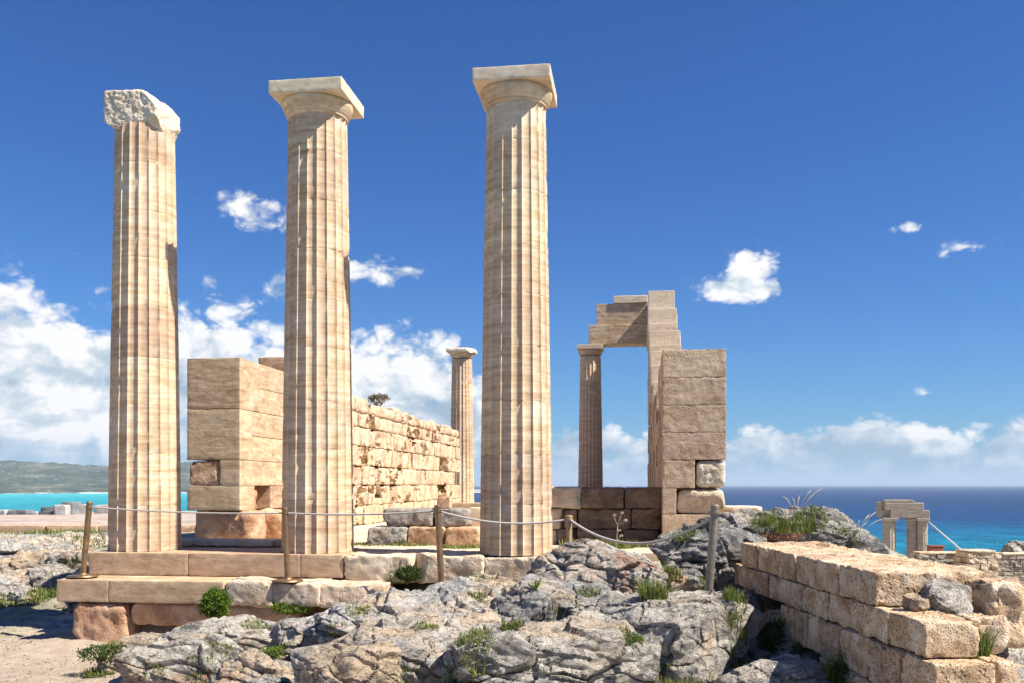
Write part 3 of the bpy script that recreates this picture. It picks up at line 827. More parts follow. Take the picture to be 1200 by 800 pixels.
# ------------------------------------------------------------------ temple base
base = empty('stepped_platform', T(0, 0), -A, 'two-stepped stone platform under the three front columns', 'platform')


def tblock(root, name, s0, s1, t0, t1, z0, z1, mat, rough=False, seed=0, label=None, gap=0.004, **kw):
    d = (s1 - s0 - gap, t1 - t0 - gap, z1 - z0 - (0.004 if rough else 0.003))
    if rough: me = rough_block(d, seed=seed, mat=M[mat], **kw)
    else: me = clean_block(d, kw.get('bev', 0.006), M[mat])
    o = mobj(name, me, ((s0 + s1) / 2, (t0 + t1) / 2, (z0 + z1) / 2), parent=root)
    if label: o['label'] = label
    return o


e = [s_at(p, -0.5) for p in (103, 220, 352, 402)]
for i in range(3):
    tblock(base, 'step_block', e[i], e[i + 1], -0.5, 0.55, -0.285, 0.0, 'step', rough=True, step=0.03, rnd=0.008, amp=0.002, freq=9, chips=0, wear=0.014, seed=20 + i)
e = [s_at(p, -0.5) for p in (402, 481, 566, 700)]
for i in range(3):
    tblock(base, 'worn_step_block', e[i], e[i + 1], -0.52 + 0.03 * i, 0.55, -0.33, -0.002 - 0.004 * i, 'worn', rough=True, step=0.022, rnd=0.022, amp=0.024, freq=3.5, pits=0.014, chips=2, gap=0.001, low=0.03, seed=30 + i)
e = [s_at(p, -1.05) for p in (66, 127, 262)]
for i in range(2):
    tblock(base, 'step_block', e[i], e[i + 1], -1.05, -0.45, -0.555, -0.287, 'step', rough=True, step=0.03, rnd=0.008, amp=0.002, freq=9, chips=0, wear=0.014, seed=40 + i)
e = [s_at(p, -1.05) for p in (263, 318, 372, 445)]
for i in range(3):
    tblock(base, 'worn_step_block', e[i], e[i + 1], -1.03 + 0.03 * i, -0.45, -0.57, -0.285 - 0.012 * i, 'worn', rough=True, step=0.022, rnd=0.02, amp=0.024, freq=3.5, pits=0.014, chips=2, gap=0.001, low=0.03, seed=50 + i)
# rough foundation under the second step
for i, (p0, p1, zb) in enumerate([(86, 150, -1.13), (152, 264, -0.84), (264, 345, -0.80)]):
    tblock(base, 'foundation_block', s_at(p0, -1.0), s_at(p1, -1.0), -1.0 - 0.06 * (i == 0), -0.5, zb, -0.562, 'red_worn', rough=True, step=0.025, rnd=0.07, amp=0.035, freq=3.2, pits=0.02, pitf=7, chips=3, seed=60 + i)
for i, (s0, s1) in enumerate([(-5.2, -4.0), (-4.0, -2.9), (-2.9, -1.9)]):
    tblock(base, 'foundation_block', s0, s1, -0.42, 0.5, -0.9, -0.30, 'red_worn', rough=True, step=0.09, rnd=0.04, amp=0.01, chips=1, seed=70 + i)

# floor of the temple: paving slabs
fl = empty('temple_floor', T(0, 0), -A); fl['kind'] = 'structure'
rr = random.Random(5)
tt = 0.56
while tt < 22:
    dt = rr.uniform(0.7, 1.0); s = -5.2 + rr.uniform(0, .4)
    while s < 2.6:
        ds = rr.uniform(0.8, 1.4)
        tblock(fl, 'paving_slab', s, min(s + ds, 3.0), tt, tt + dt, -0.16, -0.012 - rr.uniform(0, 0.012), 'worn' if rr.random() < 0.6 else 'sawn_pale', bev=0.008, gap=0.012)
        s += ds
    tt += dt

# low slabs between the front columns and the left pier
sl_ = empty('low_stone_slab', T(-4.0, 0.95), -A, 'long flat pale slab lying in shade between the two left columns', 'slab')
tblock(sl_, 'slab', -1.25, 0.55, -0.2, 0.25, -0.0, 0.085, 'worn', rough=True, step=0.04, rnd=0.012, amp=0.004, chips=1, seed=81)
sl2 = empty('low_stone_slab', T(-3.1, 0.95), -A, 'short square stone end beside the long slab left of middle column', 'slab')
tblock(sl2, 'slab', -0.30, 0.28, -0.25, 0.2, -0.0, 0.10, 'step', rough=True, step=0.03, rnd=0.012, amp=0.004, chips=1, seed=82)

# ------------------------------------------------------------------ left pier and wall
TF = 1.57; SL0, SL1 = -5.11, -4.29; SR0, SR1 = 1.82, 2.68
lp = empty('restored_pier', T(SL0, TF), -A, 'tall smooth banded stone pier between left and middle columns, on a red rough stone', 'wall')


def lb(name, s0, s1, t0, t1, z0, z1, mat, **kw):
    return tblock(lp, name, s0 - SL0, s1 - SL0, t0 - TF, t1 - TF, z0, z1, mat, **kw)


kw = dict(rough=True, step=0.05, rnd=0.004, amp=0.0012, freq=9, chips=0, gap=0.002, wear=0.010)
lb('pier_block', SL0, SL1, TF, TF + 0.72, 1.96, 2.71, 'sawn', seed=101, **kw)
lb('pier_block', SL0, SL1, TF, TF + 0.45, 1.21, 1.957, 'sawn', seed=102, **kw)
lb('infill_stone', SL0 + 0.010, SL0 + 0.50, TF + 0.012, TF + 0.5, 0.835, 1.195, 'red_worn', rough=True, step=0.02, rnd=0.03, amp=0.012, chips=2, seed=103, pits=0.01)
lb('pier_block', SL0 + 0.51, SL1, TF, TF + 0.80, 0.83, 1.207, 'sawn', seed=104, **kw)
lb('pier_block', SL0, SL1, TF, TF + 0.30, 0.467, 0.827, 'sawn', seed=105, **kw)
# side (inner) courses
tn0, tn1 = t_at(299, SL1), t_at(317, SL1)
lb('pier_block', SL0, SL1 - 0.35, TF + 0.302, TF + 2.2, 0.467, 0.827, 'sawn', seed=106, **kw)
lb('rough_infill', SL1 - 0.36, SL1 - 0.06, tn0 - 0.02, tn0 + (tn1 - tn0) * 0.42, 0.44, 0.79, 'red_worn', rough=True, step=0.03, rnd=0.05, amp=0.03, chips=3, seed=107)
lb('pier_block', SL1 - 0.348, SL1, TF + 0.302, tn0 - 0.02, 0.467, 0.827, 'sawn', seed=108, **kw)
lb('pier_block', SL1 - 0.348, SL1, tn1, TF + 2.2, 0.467, 0.827, 'sawn', seed=109, **kw)
for (z0, z1, cuts) in [(0.83, 1.207, [0.802, 1.35, 2.2]), (1.21, 1.58, [0.452, 1.2, 2.2]), (1.583, 1.957, [0.452, 0.95, 2.2]), (1.96, 2.33, [0.722, 1.55, 2.2]), (2.333, 2.71, [0.722, 1.25, 2.2])]:
    for a, b_ in zip(cuts, cuts[1:]):
        lb('pier_block', SL0, SL1, TF + a, TF + b_, z0, z1, 'sawn', seed=int(110 + a * 100), **kw)
lb('cap_block', -4.84, SL1 - 0.02, 3.5, 4.6, 2.713, 2.99, 'sawn', seed=130, rough=True, step=0.05, rnd=0.012, amp=0.006, chips=1)

# red boulder-like footing under the pier
ft = empty('rough_footing_stone', T(SL0, TF), -A, 'rough reddish footing stone under the smooth pier between left and middle columns', 'stone')
me = rough_block((1.0, 1.3, 0.47), step=0.022, rnd=0.10, amp=0.04, freq=3, pits=0.03, pitf=7, chips=3, seed=140, mat=M['red_worn'], low=0.03)
mobj('footing', me, (0.50, 0.70, 0.222), parent=ft)
me = rough_block((0.5, 1.1, 0.44), step=0.022, rnd=0.12, amp=0.05, freq=3, pits=0.02, pitf=6, chips=3, seed=141, mat=M['red_worn'], low=0.04)
mobj('footing', me, (1.02, 1.05, 0.20), parent=ft)

rw = empty('ruined_wall', T(SL1, 3.8), -A, 'long weathered pitted block wall receding behind the middle column', 'wall')
rr = random.Random(9)
zc = [-0.02, 0.40, 0.83, 1.24, 1.66, 2.06, 2.36, 2.72]
protos = {}
for ci in range(len(zc) - 1):
    t0 = 3.79 - (0.0 if ci % 2 else 0.0); endt = 18.5 if ci < 6 else 18.3
    first = True
    while t0 < endt:
        L = rr.uniform(0.75, 1.35) if ci < 6 else rr.uniform(0.6, 1.1)
        t1 = min(t0 + L, endt)
        if endt - t1 < 0.3: t1 = endt
        zt = zc[ci + 1]
        if ci == 6:
            zt = 2.70 + 0.05 * math.sin(t0 * 1.3) + rr.uniform(-0.08, 0.05) - (0.03 if t0 > 14.8 else 0)
        if not (ci in (1, 2, 3) and rr.random() < 0.06):
            near = t0 < 11
            sd = rr.randint(0, 9999)
            prot = rr.uniform(-0.025, 0.015)
            th = 0.42
            me = rough_block((th, t1 - t0 - 0.014, zt - zc[ci] - 0.014), step=0.031 if near else 0.05, rnd=rr.uniform(0.012, 0.035) if ci < 6 else 0.07, amp=0.022, freq=5,
                             pits=rr.choice((0.015, 0.03, 0.05)), pitf=rr.uniform(6, 11), chips=rr.choice((0, 0, 1, 1)), seed=sd, mat=M['ruin'], low=0.02,
                             cav=0.34, origin=(0, (t0 + t1) / 2, (zc[ci] + zt) / 2))
            mobj('wall_block', me, (-th / 2 + prot, (t0 + t1) / 2 - 3.8, (zc[ci] + zt) / 2), parent=rw)
        t0 = t1
for ci, (a, b_, z0, z1) in enumerate([(3.8, 8, -0.02, 2.5), (8.003, 13, -0.02, 2.5), (13.003, 18.3, -0.02, 2.52)]):
    me = rough_block((0.38, b_ - a, z1 - z0), step=0.14, rnd=0.04, amp=0.03, freq=2, seed=150 + ci, mat=M['ruin'])
    mobj('wall_core', me, (-0.64, (a + b_) / 2 - 3.8, (z0 + z1) / 2), parent=rw)

# ------------------------------------------------------------------ right pier, stepped wall
rp = empty('stepped_wall', T(SR0, TF), -A, 'tall pier and side wall at right that climbs in steps to the far corner', 'wall')


def rb_(name, s0, s1, t0, t1, z0, z1, mat='sawn_pit', **k2):
    k3 = dict(kw); k3.update(k2)
    return tblock(rp, name, s0 - SR0, s1 - SR0, t0 - TF, t1 - TF, z0, z1, mat, **k3)


zz = [0.80, 1.188, 1.56, 1.935, 2.313, 2.70]
for i in range(1, 5):
    o = rb_('pier_block', SR0, SR1, TF, TF + (1.6 if i % 2 else 0.9), zz[i], zz[i + 1], seed=200 + i, amp=0.006, step=0.022, freq=12)
rb_('pier_block', SR0, SR0 + 0.44, TF, TF + 0.8, 0.80, 1.185, seed=210, amp=0.007, step=0.022, freq=12)
rb_('infill_stone', SR0 + 0.45, SR1 - 0.005, TF + 0.01, TF + 0.8, 0.81, 1.18, 'white_rough', seed=211, rnd=0.06, amp=0.022, freq=5, step=0.02, pits=0.02, chips=4)
rb_('pier_block', SR0, SR0 + 0.19, TF, TF + 0.8, 0.44, 0.797, seed=212, amp=0.004, step=0.025)
rb_('infill_stone', SR0 + 0.20, SR1 - 0.01, TF + 0.01, TF + 0.8, 0.45, 0.79, 'worn', seed=215, rnd=0.09, amp=0.02, freq=5, step=0.02, pits=0.03, pitf=16, chips=3)
rb_('pier_block', SR0, SR1, TF, TF + 1.4, 0.08, 0.437, seed=214, amp=0.003)
rb_('pier_block', SR0 - 0.02, SR1 + 0.02, TF - 0.02, TF + 1.4, -0.25, 0.077, seed=216, amp=0.01)
# the rest of the wall, course by course under a stepped top line
prof = [(3.2, 2.34), (5.2, 2.02), (7.4, 2.46), (9.4, 2.9), (11.4, 3.62), (13.0, 4.27), (14.6, 4.32), (14.61, 5.18), (17.0, 6.29), (19.4, 7.38), (22.3, 7.38)]
cz = [-0.05, 0.44, 0.80, 1.188, 1.56, 1.935, 2.313, 2.70, 3.15, 3.62, 4.18, 4.64, 5.10, 5.64, 6.17, 6.62, 7.21]
starts = {2.70: 9.0, 3.15: 9.7, 3.62: 10.6, 4.27: 12.0, 4.72: 14.3, 5.18: 14.6, 5.73: 16.8, 6.29: 17.0, 6.83: 19.2, 7.38: 19.4}
st_of = [0.0] * 16
begin = [1.57 + 1.41, 1.57 + 1.41, 1.57 + .81, 2.48, 3.18, 2.48, 3.18, 9.6, 10.4, 12.0, 14.1, 14.7, 16.6, 17.1, 19.35, 19.5]
meshcache = {}
for ci in range(16):
    z0, z1 = cz[ci], cz[ci + 1]
    t0 = begin[ci]; endt = 22.3
    if ci == 1: t0 = 2.98
    while t0 < endt - 0.01:
        L = rr.choice((1.0, 1.2, 1.45, 0.85))
        t1 = min(t0 + L, endt)
        if endt - t1 < 0.35: t1 = endt
        if ci == 6 and 3.9 < t0 < 5.6: t0 = t1; continue              # gap where blocks have gone
        dp = rr.choice((0, 0, 0, 0.03, 0.08)) if t0 > begin[ci] + 0.1 else 0
        key = (round(t1 - t0, 2), round(z1 - z0, 3), dp)
        mat = 'sawn' if ci < 7 else 'sawn_pale'
        if key not in meshcache:
            meshcache[key] = clean_block((SR1 - SR0 - 0.002 - dp, t1 - t0 - 0.004, z1 - z0 - 0.004), 0.008, M[mat])
        mobj('wall_block', meshcache[key], ((SR1 - SR0) / 2 + dp / 2 + (rr.choice((-0.03, 0, 0.02)) if ci > 6 else 0), (t0 + t1) / 2 - TF, (z0 + z1) / 2), parent=rp)
        t0 = t1

# ------------------------------------------------------------------ far porch: two columns and the entablature corner
hts2 = [0.9, 0.9, 0.9, 0.9, 0.9, 0.9]
f1 = column('doric_column', T(-4.88, 21.8, 0.0), 'slender far column rising beyond the end of the ruined wall', hts2, 11, sub=6, rows=5, cap='echinus', group='far columns of the rear porch')
me = clip_block((0.98, 0.98, 0.16), [((1, -0.5, 0.6), 0.42), ((-1, 0.3, -0.9), 0.44)], 0.05, 0.02, 6, 77, M['white_rough'])
mobj('broken_abacus', me, (0, 0, HC + 0.06), parent=f1)
f2 = column('doric_column', T(s_at(692, 21.8), 21.8, 0.0), 'far column carrying the end of the stone beam at right', hts2, 12, sub=6, rows=5, cap='full', group='far columns of the rear porch')
en = empty('entablature', T(0, 21.8, HC + 0.155), -A, 'far corner of stacked stone beams bridging column and stepped wall', 'beam')
for (p0, z0, z1, s_end, tw, mt, nm) in [(690, 0.0, 0.66, SR0 + 0.9, 0.42, 'sawn', 'architrave_block'), (699, 0.663, 1.40, SR0 + 0.9, 0.38, 'sawn', 'frieze_block'), (719, 1.403, 1.66, SR0 + 0.9, 0.44, 'sawn_pale', 'cornice_block')]:
    sa = s_at(p0, 21.4)
    # the beam stops against the side wall, whose last blocks carry it on
    tblock(en, nm, sa, SR0 - 0.004, -tw, tw, z0, z1, mt, bev=0.012)
rpl = empty('rear_plinth', T(0, 21.8), -A, 'low pale stone plinth under the far columns', 'plinth')
s = -5.6
while s < 2.9:
    tblock(rpl, 'plinth_block', s, s + 1.4, -0.62, 0.6, -0.2, -0.002, 'sawn_pale', bev=0.01); s += 1.4

# ------------------------------------------------------------------ cross walls behind the front columns
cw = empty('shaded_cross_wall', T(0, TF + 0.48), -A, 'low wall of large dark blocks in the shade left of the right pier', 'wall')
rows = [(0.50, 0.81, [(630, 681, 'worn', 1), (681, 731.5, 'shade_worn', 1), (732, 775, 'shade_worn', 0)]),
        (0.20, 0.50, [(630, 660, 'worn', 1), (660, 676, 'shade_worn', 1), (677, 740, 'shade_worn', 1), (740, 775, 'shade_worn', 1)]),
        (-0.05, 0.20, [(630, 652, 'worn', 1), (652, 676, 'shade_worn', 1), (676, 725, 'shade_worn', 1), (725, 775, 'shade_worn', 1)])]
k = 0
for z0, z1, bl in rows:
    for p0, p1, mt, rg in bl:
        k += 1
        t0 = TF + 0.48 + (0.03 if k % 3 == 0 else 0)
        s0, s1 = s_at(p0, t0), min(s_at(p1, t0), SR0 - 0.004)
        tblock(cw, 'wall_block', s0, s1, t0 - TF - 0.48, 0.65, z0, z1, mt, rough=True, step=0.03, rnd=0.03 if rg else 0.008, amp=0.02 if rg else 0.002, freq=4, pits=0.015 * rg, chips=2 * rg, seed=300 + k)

gw = empty('low_grey_wall', T(0, TF + 0.1), -A, 'low wall remnant of grey streaked blocks on ruddy stones, seen between middle and right columns', 'wall')
k = 0
for z0, z1, bl in [(0.24, 0.50, [(448, 506, 'greyblock'), (507, 548, 'greyblock')]), (-0.05, 0.24, [(430, 476, 'lime_pale'), (477, 520, 'red_worn'), (521, 562, 'red_worn')])]:
    for p0, p1, mt in bl:
        k += 1; t0 = TF + 0.1 - (0.12 if z0 < 0 else 0)
        tblock(gw, 'wall_block', s_at(p0, t0), s_at(p1, t0), t0 - TF - 0.1, 0.7, z0, z1, mt, rough=True, step=0.022, rnd=0.04, amp=0.022, freq=6, pits=0.025, pitf=9, chips=3, seed=320 + k)
sb = empty('small_cube_stone', T(s_at(521, TF + 0.45), TF + 0.45, 0.50), -A, 'small tan cube of stone sitting on the low grey wall', 'stone')
mobj('stone', rough_block((0.19, 0.19, 0.17), 0.02, 0.012, 0.006, seed=330, mat=M['red_worn']), (0, 0, 0.085), parent=sb)
ub = empty('upright_block', T(s_at(561, TF + 0.6), TF + 0.6), -A, 'pale upright square block just left of the right front column', 'stone')
mobj('block', rough_block((0.27, 0.5, 0.50), 0.05, 0.01, 0.003, seed=331, mat=M['sawn_pale']), (0, 0.1, 0.26), parent=ub)
ub = empty('flat_slab', T(s_at(552, 6.0), 6.0), -A, 'flat orange-tan slab stack beyond the low grey wall', 'slab')
mobj('slab', rough_block((0.9, 0.6, 0.12), 0.05, 0.01, 0.003, seed=332, mat=M['sawn']), (0, 0.1, 0.44), parent=ub)
mobj('slab', rough_block((0.8, 0.6, 0.40), 0.05, 0.02, 0.01, seed=333, mat=M['greyblock']), (0, 0.12, 0.18), parent=ub)

# masonry box to the right of the right pier
mbx = empty('square_masonry_block', W(871, 604, 15.0), -A, 'low square masonry block with pale top, just right of the tall pier', 'block')
mobj('course', rough_block((0.56, 0.9, 0.27), 0.04, 0.012, 0.006, seed=340, mat=M['sawn']), (0, 0.3, -0.05), parent=mbx)
mobj('cap_slab', rough_block((0.58, 0.92, 0.07), 0.04, 0.012, 0.003, seed=341, mat=M['white_rough']), (0, 0.3, 0.205 - 0.085), parent=mbx)
mobj('course', rough_block((0.56, 0.9, 0.40), 0.06, 0.012, 0.006, seed=342, mat=M['sawn']), (0, 0.3, -0.39), parent=mbx)

# ------------------------------------------------------------------ bedrock outcrops
OUT = [
    # name label centre dims n mat kwargs rotz
    ('large rounded grey boulder in the foreground, right of centre', (1.42, 7.95, -0.52), (0.80, 0.62, 0.42), 84, 'lime', dict(low=0.12, mid=0.05, strata=0.035, sper=0.17, e=2.6, crack=0.02), -0.1),
    ('long flat grey ledge at the bottom edge left of the rounded boulder', (0.35, 7.55, -0.70), (0.95, 0.55, 0.40), 84, 'lime', dict(low=0.12, mid=0.07, strata=0.05, sper=0.12, e=3.0), 0.1),
    ('upright fluted grey ridge in front of the right column', (0.66, 8.75, -0.42), (0.72, 0.42, 0.36), 80, 'lime_dark', dict(low=0.2, mid=0.09, flute=0.06, strata=0.03, e=3.0), 0.0),
    ('small dark fluted rock face left end of the ridge', (0.10, 8.55, -0.50), (0.36, 0.35, 0.34), 56, 'lime_dark', dict(low=0.2, mid=0.09, flute=0.07), 0.3),
    ('grey rock hump with reddish pitted face at the foot of the right column', (1.02, 9.62, -0.16), (0.78, 0.50, 0.44), 80, 'lime_red', dict(low=0.14, mid=0.06, flute=0.03, e=2.6), 0.05),
    ('grey rock below the tall pier, behind the steel post', (2.15, 10.3, -0.04), (0.66, 0.60, 0.42), 70, 'lime_dark', dict(low=0.2, mid=0.09, flute=0.03), 0.2),
    ('grey rock crest to the right of the pier under green grass', (3.35, 11.35, 0.06), (1.05, 0.70, 0.48), 80, 'lime_dark', dict(low=0.2, mid=0.09, strata=0.05), -0.1),
    ('small grey rock crest in front of the pier foot', (2.75, 11.0, 0.10), (0.55, 0.45, 0.40), 60, 'lime_dark', dict(low=0.2, mid=0.1), 0.4),
    ('broad pale grey rock sheet in the middle foreground', (-0.65, 9.05, -0.53), (1.20, 0.85, 0.38), 96, 'lime_pale', dict(low=0.16, mid=0.09, strata=0.05, sper=0.10, sdir=(0.5, 0.1, 1), e=3), 0.1),
    ('pale grey rock step in front of the broad rock sheet', (-0.60, 8.15, -0.74), (0.90, 0.55, 0.36), 84, 'lime_pale', dict(low=0.16, mid=0.1, strata=0.05, sdir=(0.5, 0.1, 1), e=3), -0.1),
    ('tan sunlit boulder at the bottom edge left of centre', (-1.42, 7.85, -0.76), (0.55, 0.45, 0.34), 70, 'lime_tan', dict(low=0.14, mid=0.05, e=2.8), 0.0),
    ('low tan boulder behind the sunlit boulder', (-1.25, 8.65, -0.68), (0.5, 0.4, 0.32), 60, 'lime_tan', dict(low=0.15, mid=0.07), 0.5),
    ('low grey rock under the middle post', (-1.95, 9.35, -0.78), (0.66, 0.45, 0.26), 64, 'lime_pale', dict(low=0.18, mid=0.08), 0.1),
    ('grey rock slab below the round green bush', (-2.95, 9.5, -0.85), (0.70, 0.40, 0.28), 72, 'lime', dict(low=0.18, mid=0.08, strata=0.04), 0.15),
    ('grey rock at the bottom left edge beside the path', (-3.05, 8.55, -0.92), (0.62, 0.48, 0.34), 72, 'lime', dict(low=0.15, mid=0.08, strata=0.04), -0.2),
    ('flat grey rock at the bottom edge between path and tan boulder', (-2.25, 8.35, -0.95), (0.42, 0.36, 0.26), 60, 'lime_pale', dict(low=0.15, mid=0.08), 0.3),
    ('low flat rock behind the bottom left rock', (-3.75, 9.35, -0.96), (0.45, 0.3, 0.24), 56, 'lime_tan', dict(low=0.15, mid=0.08), 0.3),
    ('flat bluish slab in the hollow below the block wall', (1.95, 6.95, -0.74), (0.50, 0.50, 0.26), 60, 'lime', dict(low=0.1, mid=0.05, e=3), 0.2),
    ('round tan boulder at the far foot of the block wall', (2.22, 9.0, -0.42), (0.24, 0.28, 0.24), 46, 'lime_tan', dict(low=0.1, mid=0.04, crack=0.01), 0.0),
    ('small round boulder nearer the far foot of the block wall', (2.40, 8.2, -0.50), (0.20, 0.25, 0.22), 40, 'lime_tan', dict(low=0.1, mid=0.04, crack=0.01), 0.0),
    ('tan weathered boulder at the bottom right corner', (3.45, 6.45, -0.62), (0.52, 0.60, 0.46), 70, 'lime_tan', dict(low=0.12, mid=0.05, e=2.8), 0.4),
]
for i, (lab, c, d, n, mt, k2, rz) in enumerate(OUT):
    o = mobj('rock_outcrop', rock_mesh(d, n=n, seed=400 + i, mat=M[mt], **k2), c, (0, 0, rz)); tag(o, lab, 'rock')

# left middle distance: karst between path and kerb
rr = random.Random(21)
k = 0
KL = ['pale cracked rock at the left edge above the path', 'grey rock right of the pale cracked rock, above the path grass', 'small tan rock touching the left corner of the lower step', 'wide tan rock cut by the left edge behind the pale cracked rock',
      'tan rock just left of the leftmost post at mid height', 'small pale rock at the path edge near the left grass', 'long low pale rock below the kerb at the far left', 'long low grey rock below the kerb beside the left column',
      'tan rock in the middle of the rubble heap', 'low grey rock beyond the left edge of the rubble', 'small tan rock behind the disc of the leftmost post', 'grey rock at the left edge beside the path shadow']
for (px, py, d, sx, mt) in [(15, 672, 15.0, 0.80, 'lime_pale'), (62, 668, 15.2, 0.65, 'lime'), (112, 680, 13.4, 0.5, 'lime_tan'), (-20, 655, 16.5, 1.0, 'lime_tan'), (95, 648, 16.2, 0.7, 'lime_tan'), (35, 690, 14.6, 0.45, 'lime_pale'),
                            (20, 634, 18.5, 1.3, 'lime_pale'), (90, 631, 19, 1.2, 'lime'), (60, 643, 17.2, 0.8, 'lime_tan'), (-60, 640, 18.5, 1.4, 'lime'), (122, 662, 14.6, 0.4, 'lime_tan'), (-40, 690, 14.6, 0.8, 'lime')]:
    p = W(px, py, d); lab_k = KL[k]; k += 1
    zt = p.z; zg = tz(p.x, p.y)
    h = max(0.22, (zt - zg) + 0.25)
    o = mobj('rock_outcrop', rock_mesh((sx, sx * 0.7, h / 2 * 1.15), n=46, seed=450 + k, mat=M[mt], low=0.2, mid=0.12, strata=0.03), (p.x, p.y, zt - h / 2), (0, 0, rr.uniform(0, 3)))
    tag(o, lab_k, 'rock', 'karst rocks left of the platform')

# loose stones
stone_protos = [rock_mesh((1, 0.8, 0.6), n=14, seed=500 + i, mat=M[mt], low=0.25, mid=0.10, strata=0.05, sper=0.5, crack=0.04, fine=0.02) for i, mt in enumerate(['lime_tan', 'lime_pale', 'lime', 'lime_tan', 'lime_red', 'lime_pale'])]


def stones(n, fx, fy, smin, smax, label, group, seed, protos):
    r = random.Random(seed)
    for i in range(n):
        x, y = fx(r), fy(r); s = r.uniform(smin, smax) * (1.5 if r.random() < .15 else 1)
        o = mobj('loose_stone', r.choice(protos), (x, y, tz(x, y) + s * 0.2), (r.uniform(-.4, .4), r.uniform(-.4, .4), r.uniform(0, 6.3)), scale=(s, s, s * r.uniform(.7, 1.1)))
        tag(o, label, 'stone', group)


def poly_pt(px0, px1, d0, d1):
    st = {}
    def fx(r):
        st['d'] = r.uniform(d0, d1); return (r.uniform(px0, px1) - 600) / 1080 * st['d']
    return fx, (lambda r: st['d'])


fx, fy = poly_pt(-40, 110, 15.4, 19.0)
stones(90, fx, fy, 0.07, 0.2, 'rounded rubble stone in the heap left of the platform', 'rubble left of the platform', 1, [stone_protos[0], stone_protos[0], stone_protos[1], stone_protos[4]])
fx, fy = poly_pt(70, 125, 13.4, 15.2)
stones(22, fx, fy, 0.05, 0.13, 'small stone at the left corner of the platform', 'stones at the platform corner', 2, stone_protos)
fx, fy = poly_pt(150, 420, 8.6, 10.2)
stones(46, fx, fy, 0.035, 0.11, 'small loose stone on the ground below the step', 'loose stones below the steps', 3, stone_protos)
fx, fy = poly_pt(420, 900, 7.6, 10.4)
stones(50, fx, fy, 0.03, 0.09, 'small loose stone among the foreground rocks', 'loose stones among the rocks', 4, stone_protos)
fx, fy = poly_pt(410, 470, 12.2, 14.6)
stones(24, fx, fy, 0.06, 0.20, 'pale stone on the temple floor behind the middle column', 'pale stones behind the middle column', 5, [stone_protos[1], stone_protos[0], stone_protos[5]])
fx, fy = poly_pt(1120, 1230, 6.6, 13)
stones(40, fx, fy, 0.05, 0.16, 'loose stone on the slope beyond the block wall', 'loose stones on the right slope', 6, stone_protos)

# gravel
def scatter_mesh(name, pts, proto_V, proto_F, mat, rs, smin, smax, smooth=False):
    n = len(pts); pv = np.array(proto_V); pf = np.array(proto_F)
    a = rs.rand(n) * 6.283; s = rs.uniform(smin, smax, n)
    c, si = np.cos(a), np.sin(a)
    X = pv[None, :, 0] * c[:, None] - pv[None, :, 1] * si[:, None]; Y = pv[None, :, 0] * si[:, None] + pv[None, :, 1] * c[:, None]
    V = np.stack([X * s[:, None], Y * s[:, None], np.broadcast_to(pv[None, :, 2], X.shape) * s[:, None]], -1) + pts[:, None, :]
    F = (pf[None] + (np.arange(n) * len(pv))[:, None, None]).reshape(-1, pf.shape[1])
    return np_mesh(name, V.reshape(-1, 3), F, mat, smooth)


rs = np.random.RandomState(3)
P8, F8 = cubegrid(1, 1, 1); Pn = P8 / np.linalg.norm(P8, axis=1)[:, None] * (1 + 0.25 * rs.normal(size=(len(P8), 1))) * (1, .8, .6)
gd = rs.uniform(8, 14.5, 3000); gpx = rs.uniform(-60, 430, 3000)
gxx = (gpx - 600) / 1080 * gd; keep = ~((gxx > -5.5) & (gd > 10.3) & (gxx < 2)); gxx, gd2 = gxx[keep], gd[keep]
pts = np.stack([gxx, gd2, terrain(gxx, gd2) + 0.004], 1)
go = mobj('gravel', scatter_mesh('gravel', pts, Pn, F8, M['lime_tan'], rs, 0.006, 0.022)); tag(go, 'loose gravel scattered on the trodden path', 'gravel', kind='stuff')

# ------------------------------------------------------------------ block wall at right (coursed shell stone)
bw = empty('coursed_block_wall', (2.45, 6.4, -0.8), 0, 'thick low wall of pitted tan blocks running towards the camera at right', 'wall')
B0 = Vector((2.45, 6.4, -0.8))


def wallx(d): return 2.34 + (9.5 - d) * 0.037


def wpd(px):            # depth on the wall face of a pixel column
    return (2.34 + 9.5 * 0.037) / ((px - 600) / 1080 + 0.037)


def wb(name, d0, d1, x0, x1, z0, z1, mat, seed, gap=0.007, **k2):
    kk = dict(step=0.019, rnd=0.012, amp=0.013, freq=9, pits=0.016, pitf=16, chips=0, wear=0.045); kk.update(k2)
    yc = (d0 + d1) / 2
    me = rough_block((x1 - x0 - 0.006, abs(d0 - d1) - gap, z1 - z0 - gap * 0.8), seed=seed, mat=M[mat], **kk)
    o = mobj(name, me, (wallx(yc) + (x0 + x1) / 2 - B0.x, yc - B0.y, (z0 + z1) / 2 - B0.z), (0, 0, 0.037), parent=bw)
    return o


k = 0
for (z0, z1, edges, xo) in [(0.015, 0.255, [866, 885, 911, 929, 946, 980, 1023], 0.0), (-0.21, 0.015, [857, 872, 898, 919, 938, 966, 1001, 1037, 1080], 0.0),
                            (-0.50, -0.21, [915, 930, 943, 957, 982, 1017, 1054, 1095], -0.012), (-0.80, -0.50, [960, 985, 1010, 1050, 1110], -0.03)]:
    for p0, p1 in zip(edges, edges[1:]):
        k += 1
        wb('wall_block', wpd(p1), wpd(p0), xo + (k * 7 % 5) * 0.006, 0.37 if wpd(p1) < 5.75 else 0.455, z0, z1, 'tuff', 600 + k, gap=0.009, chips=0)
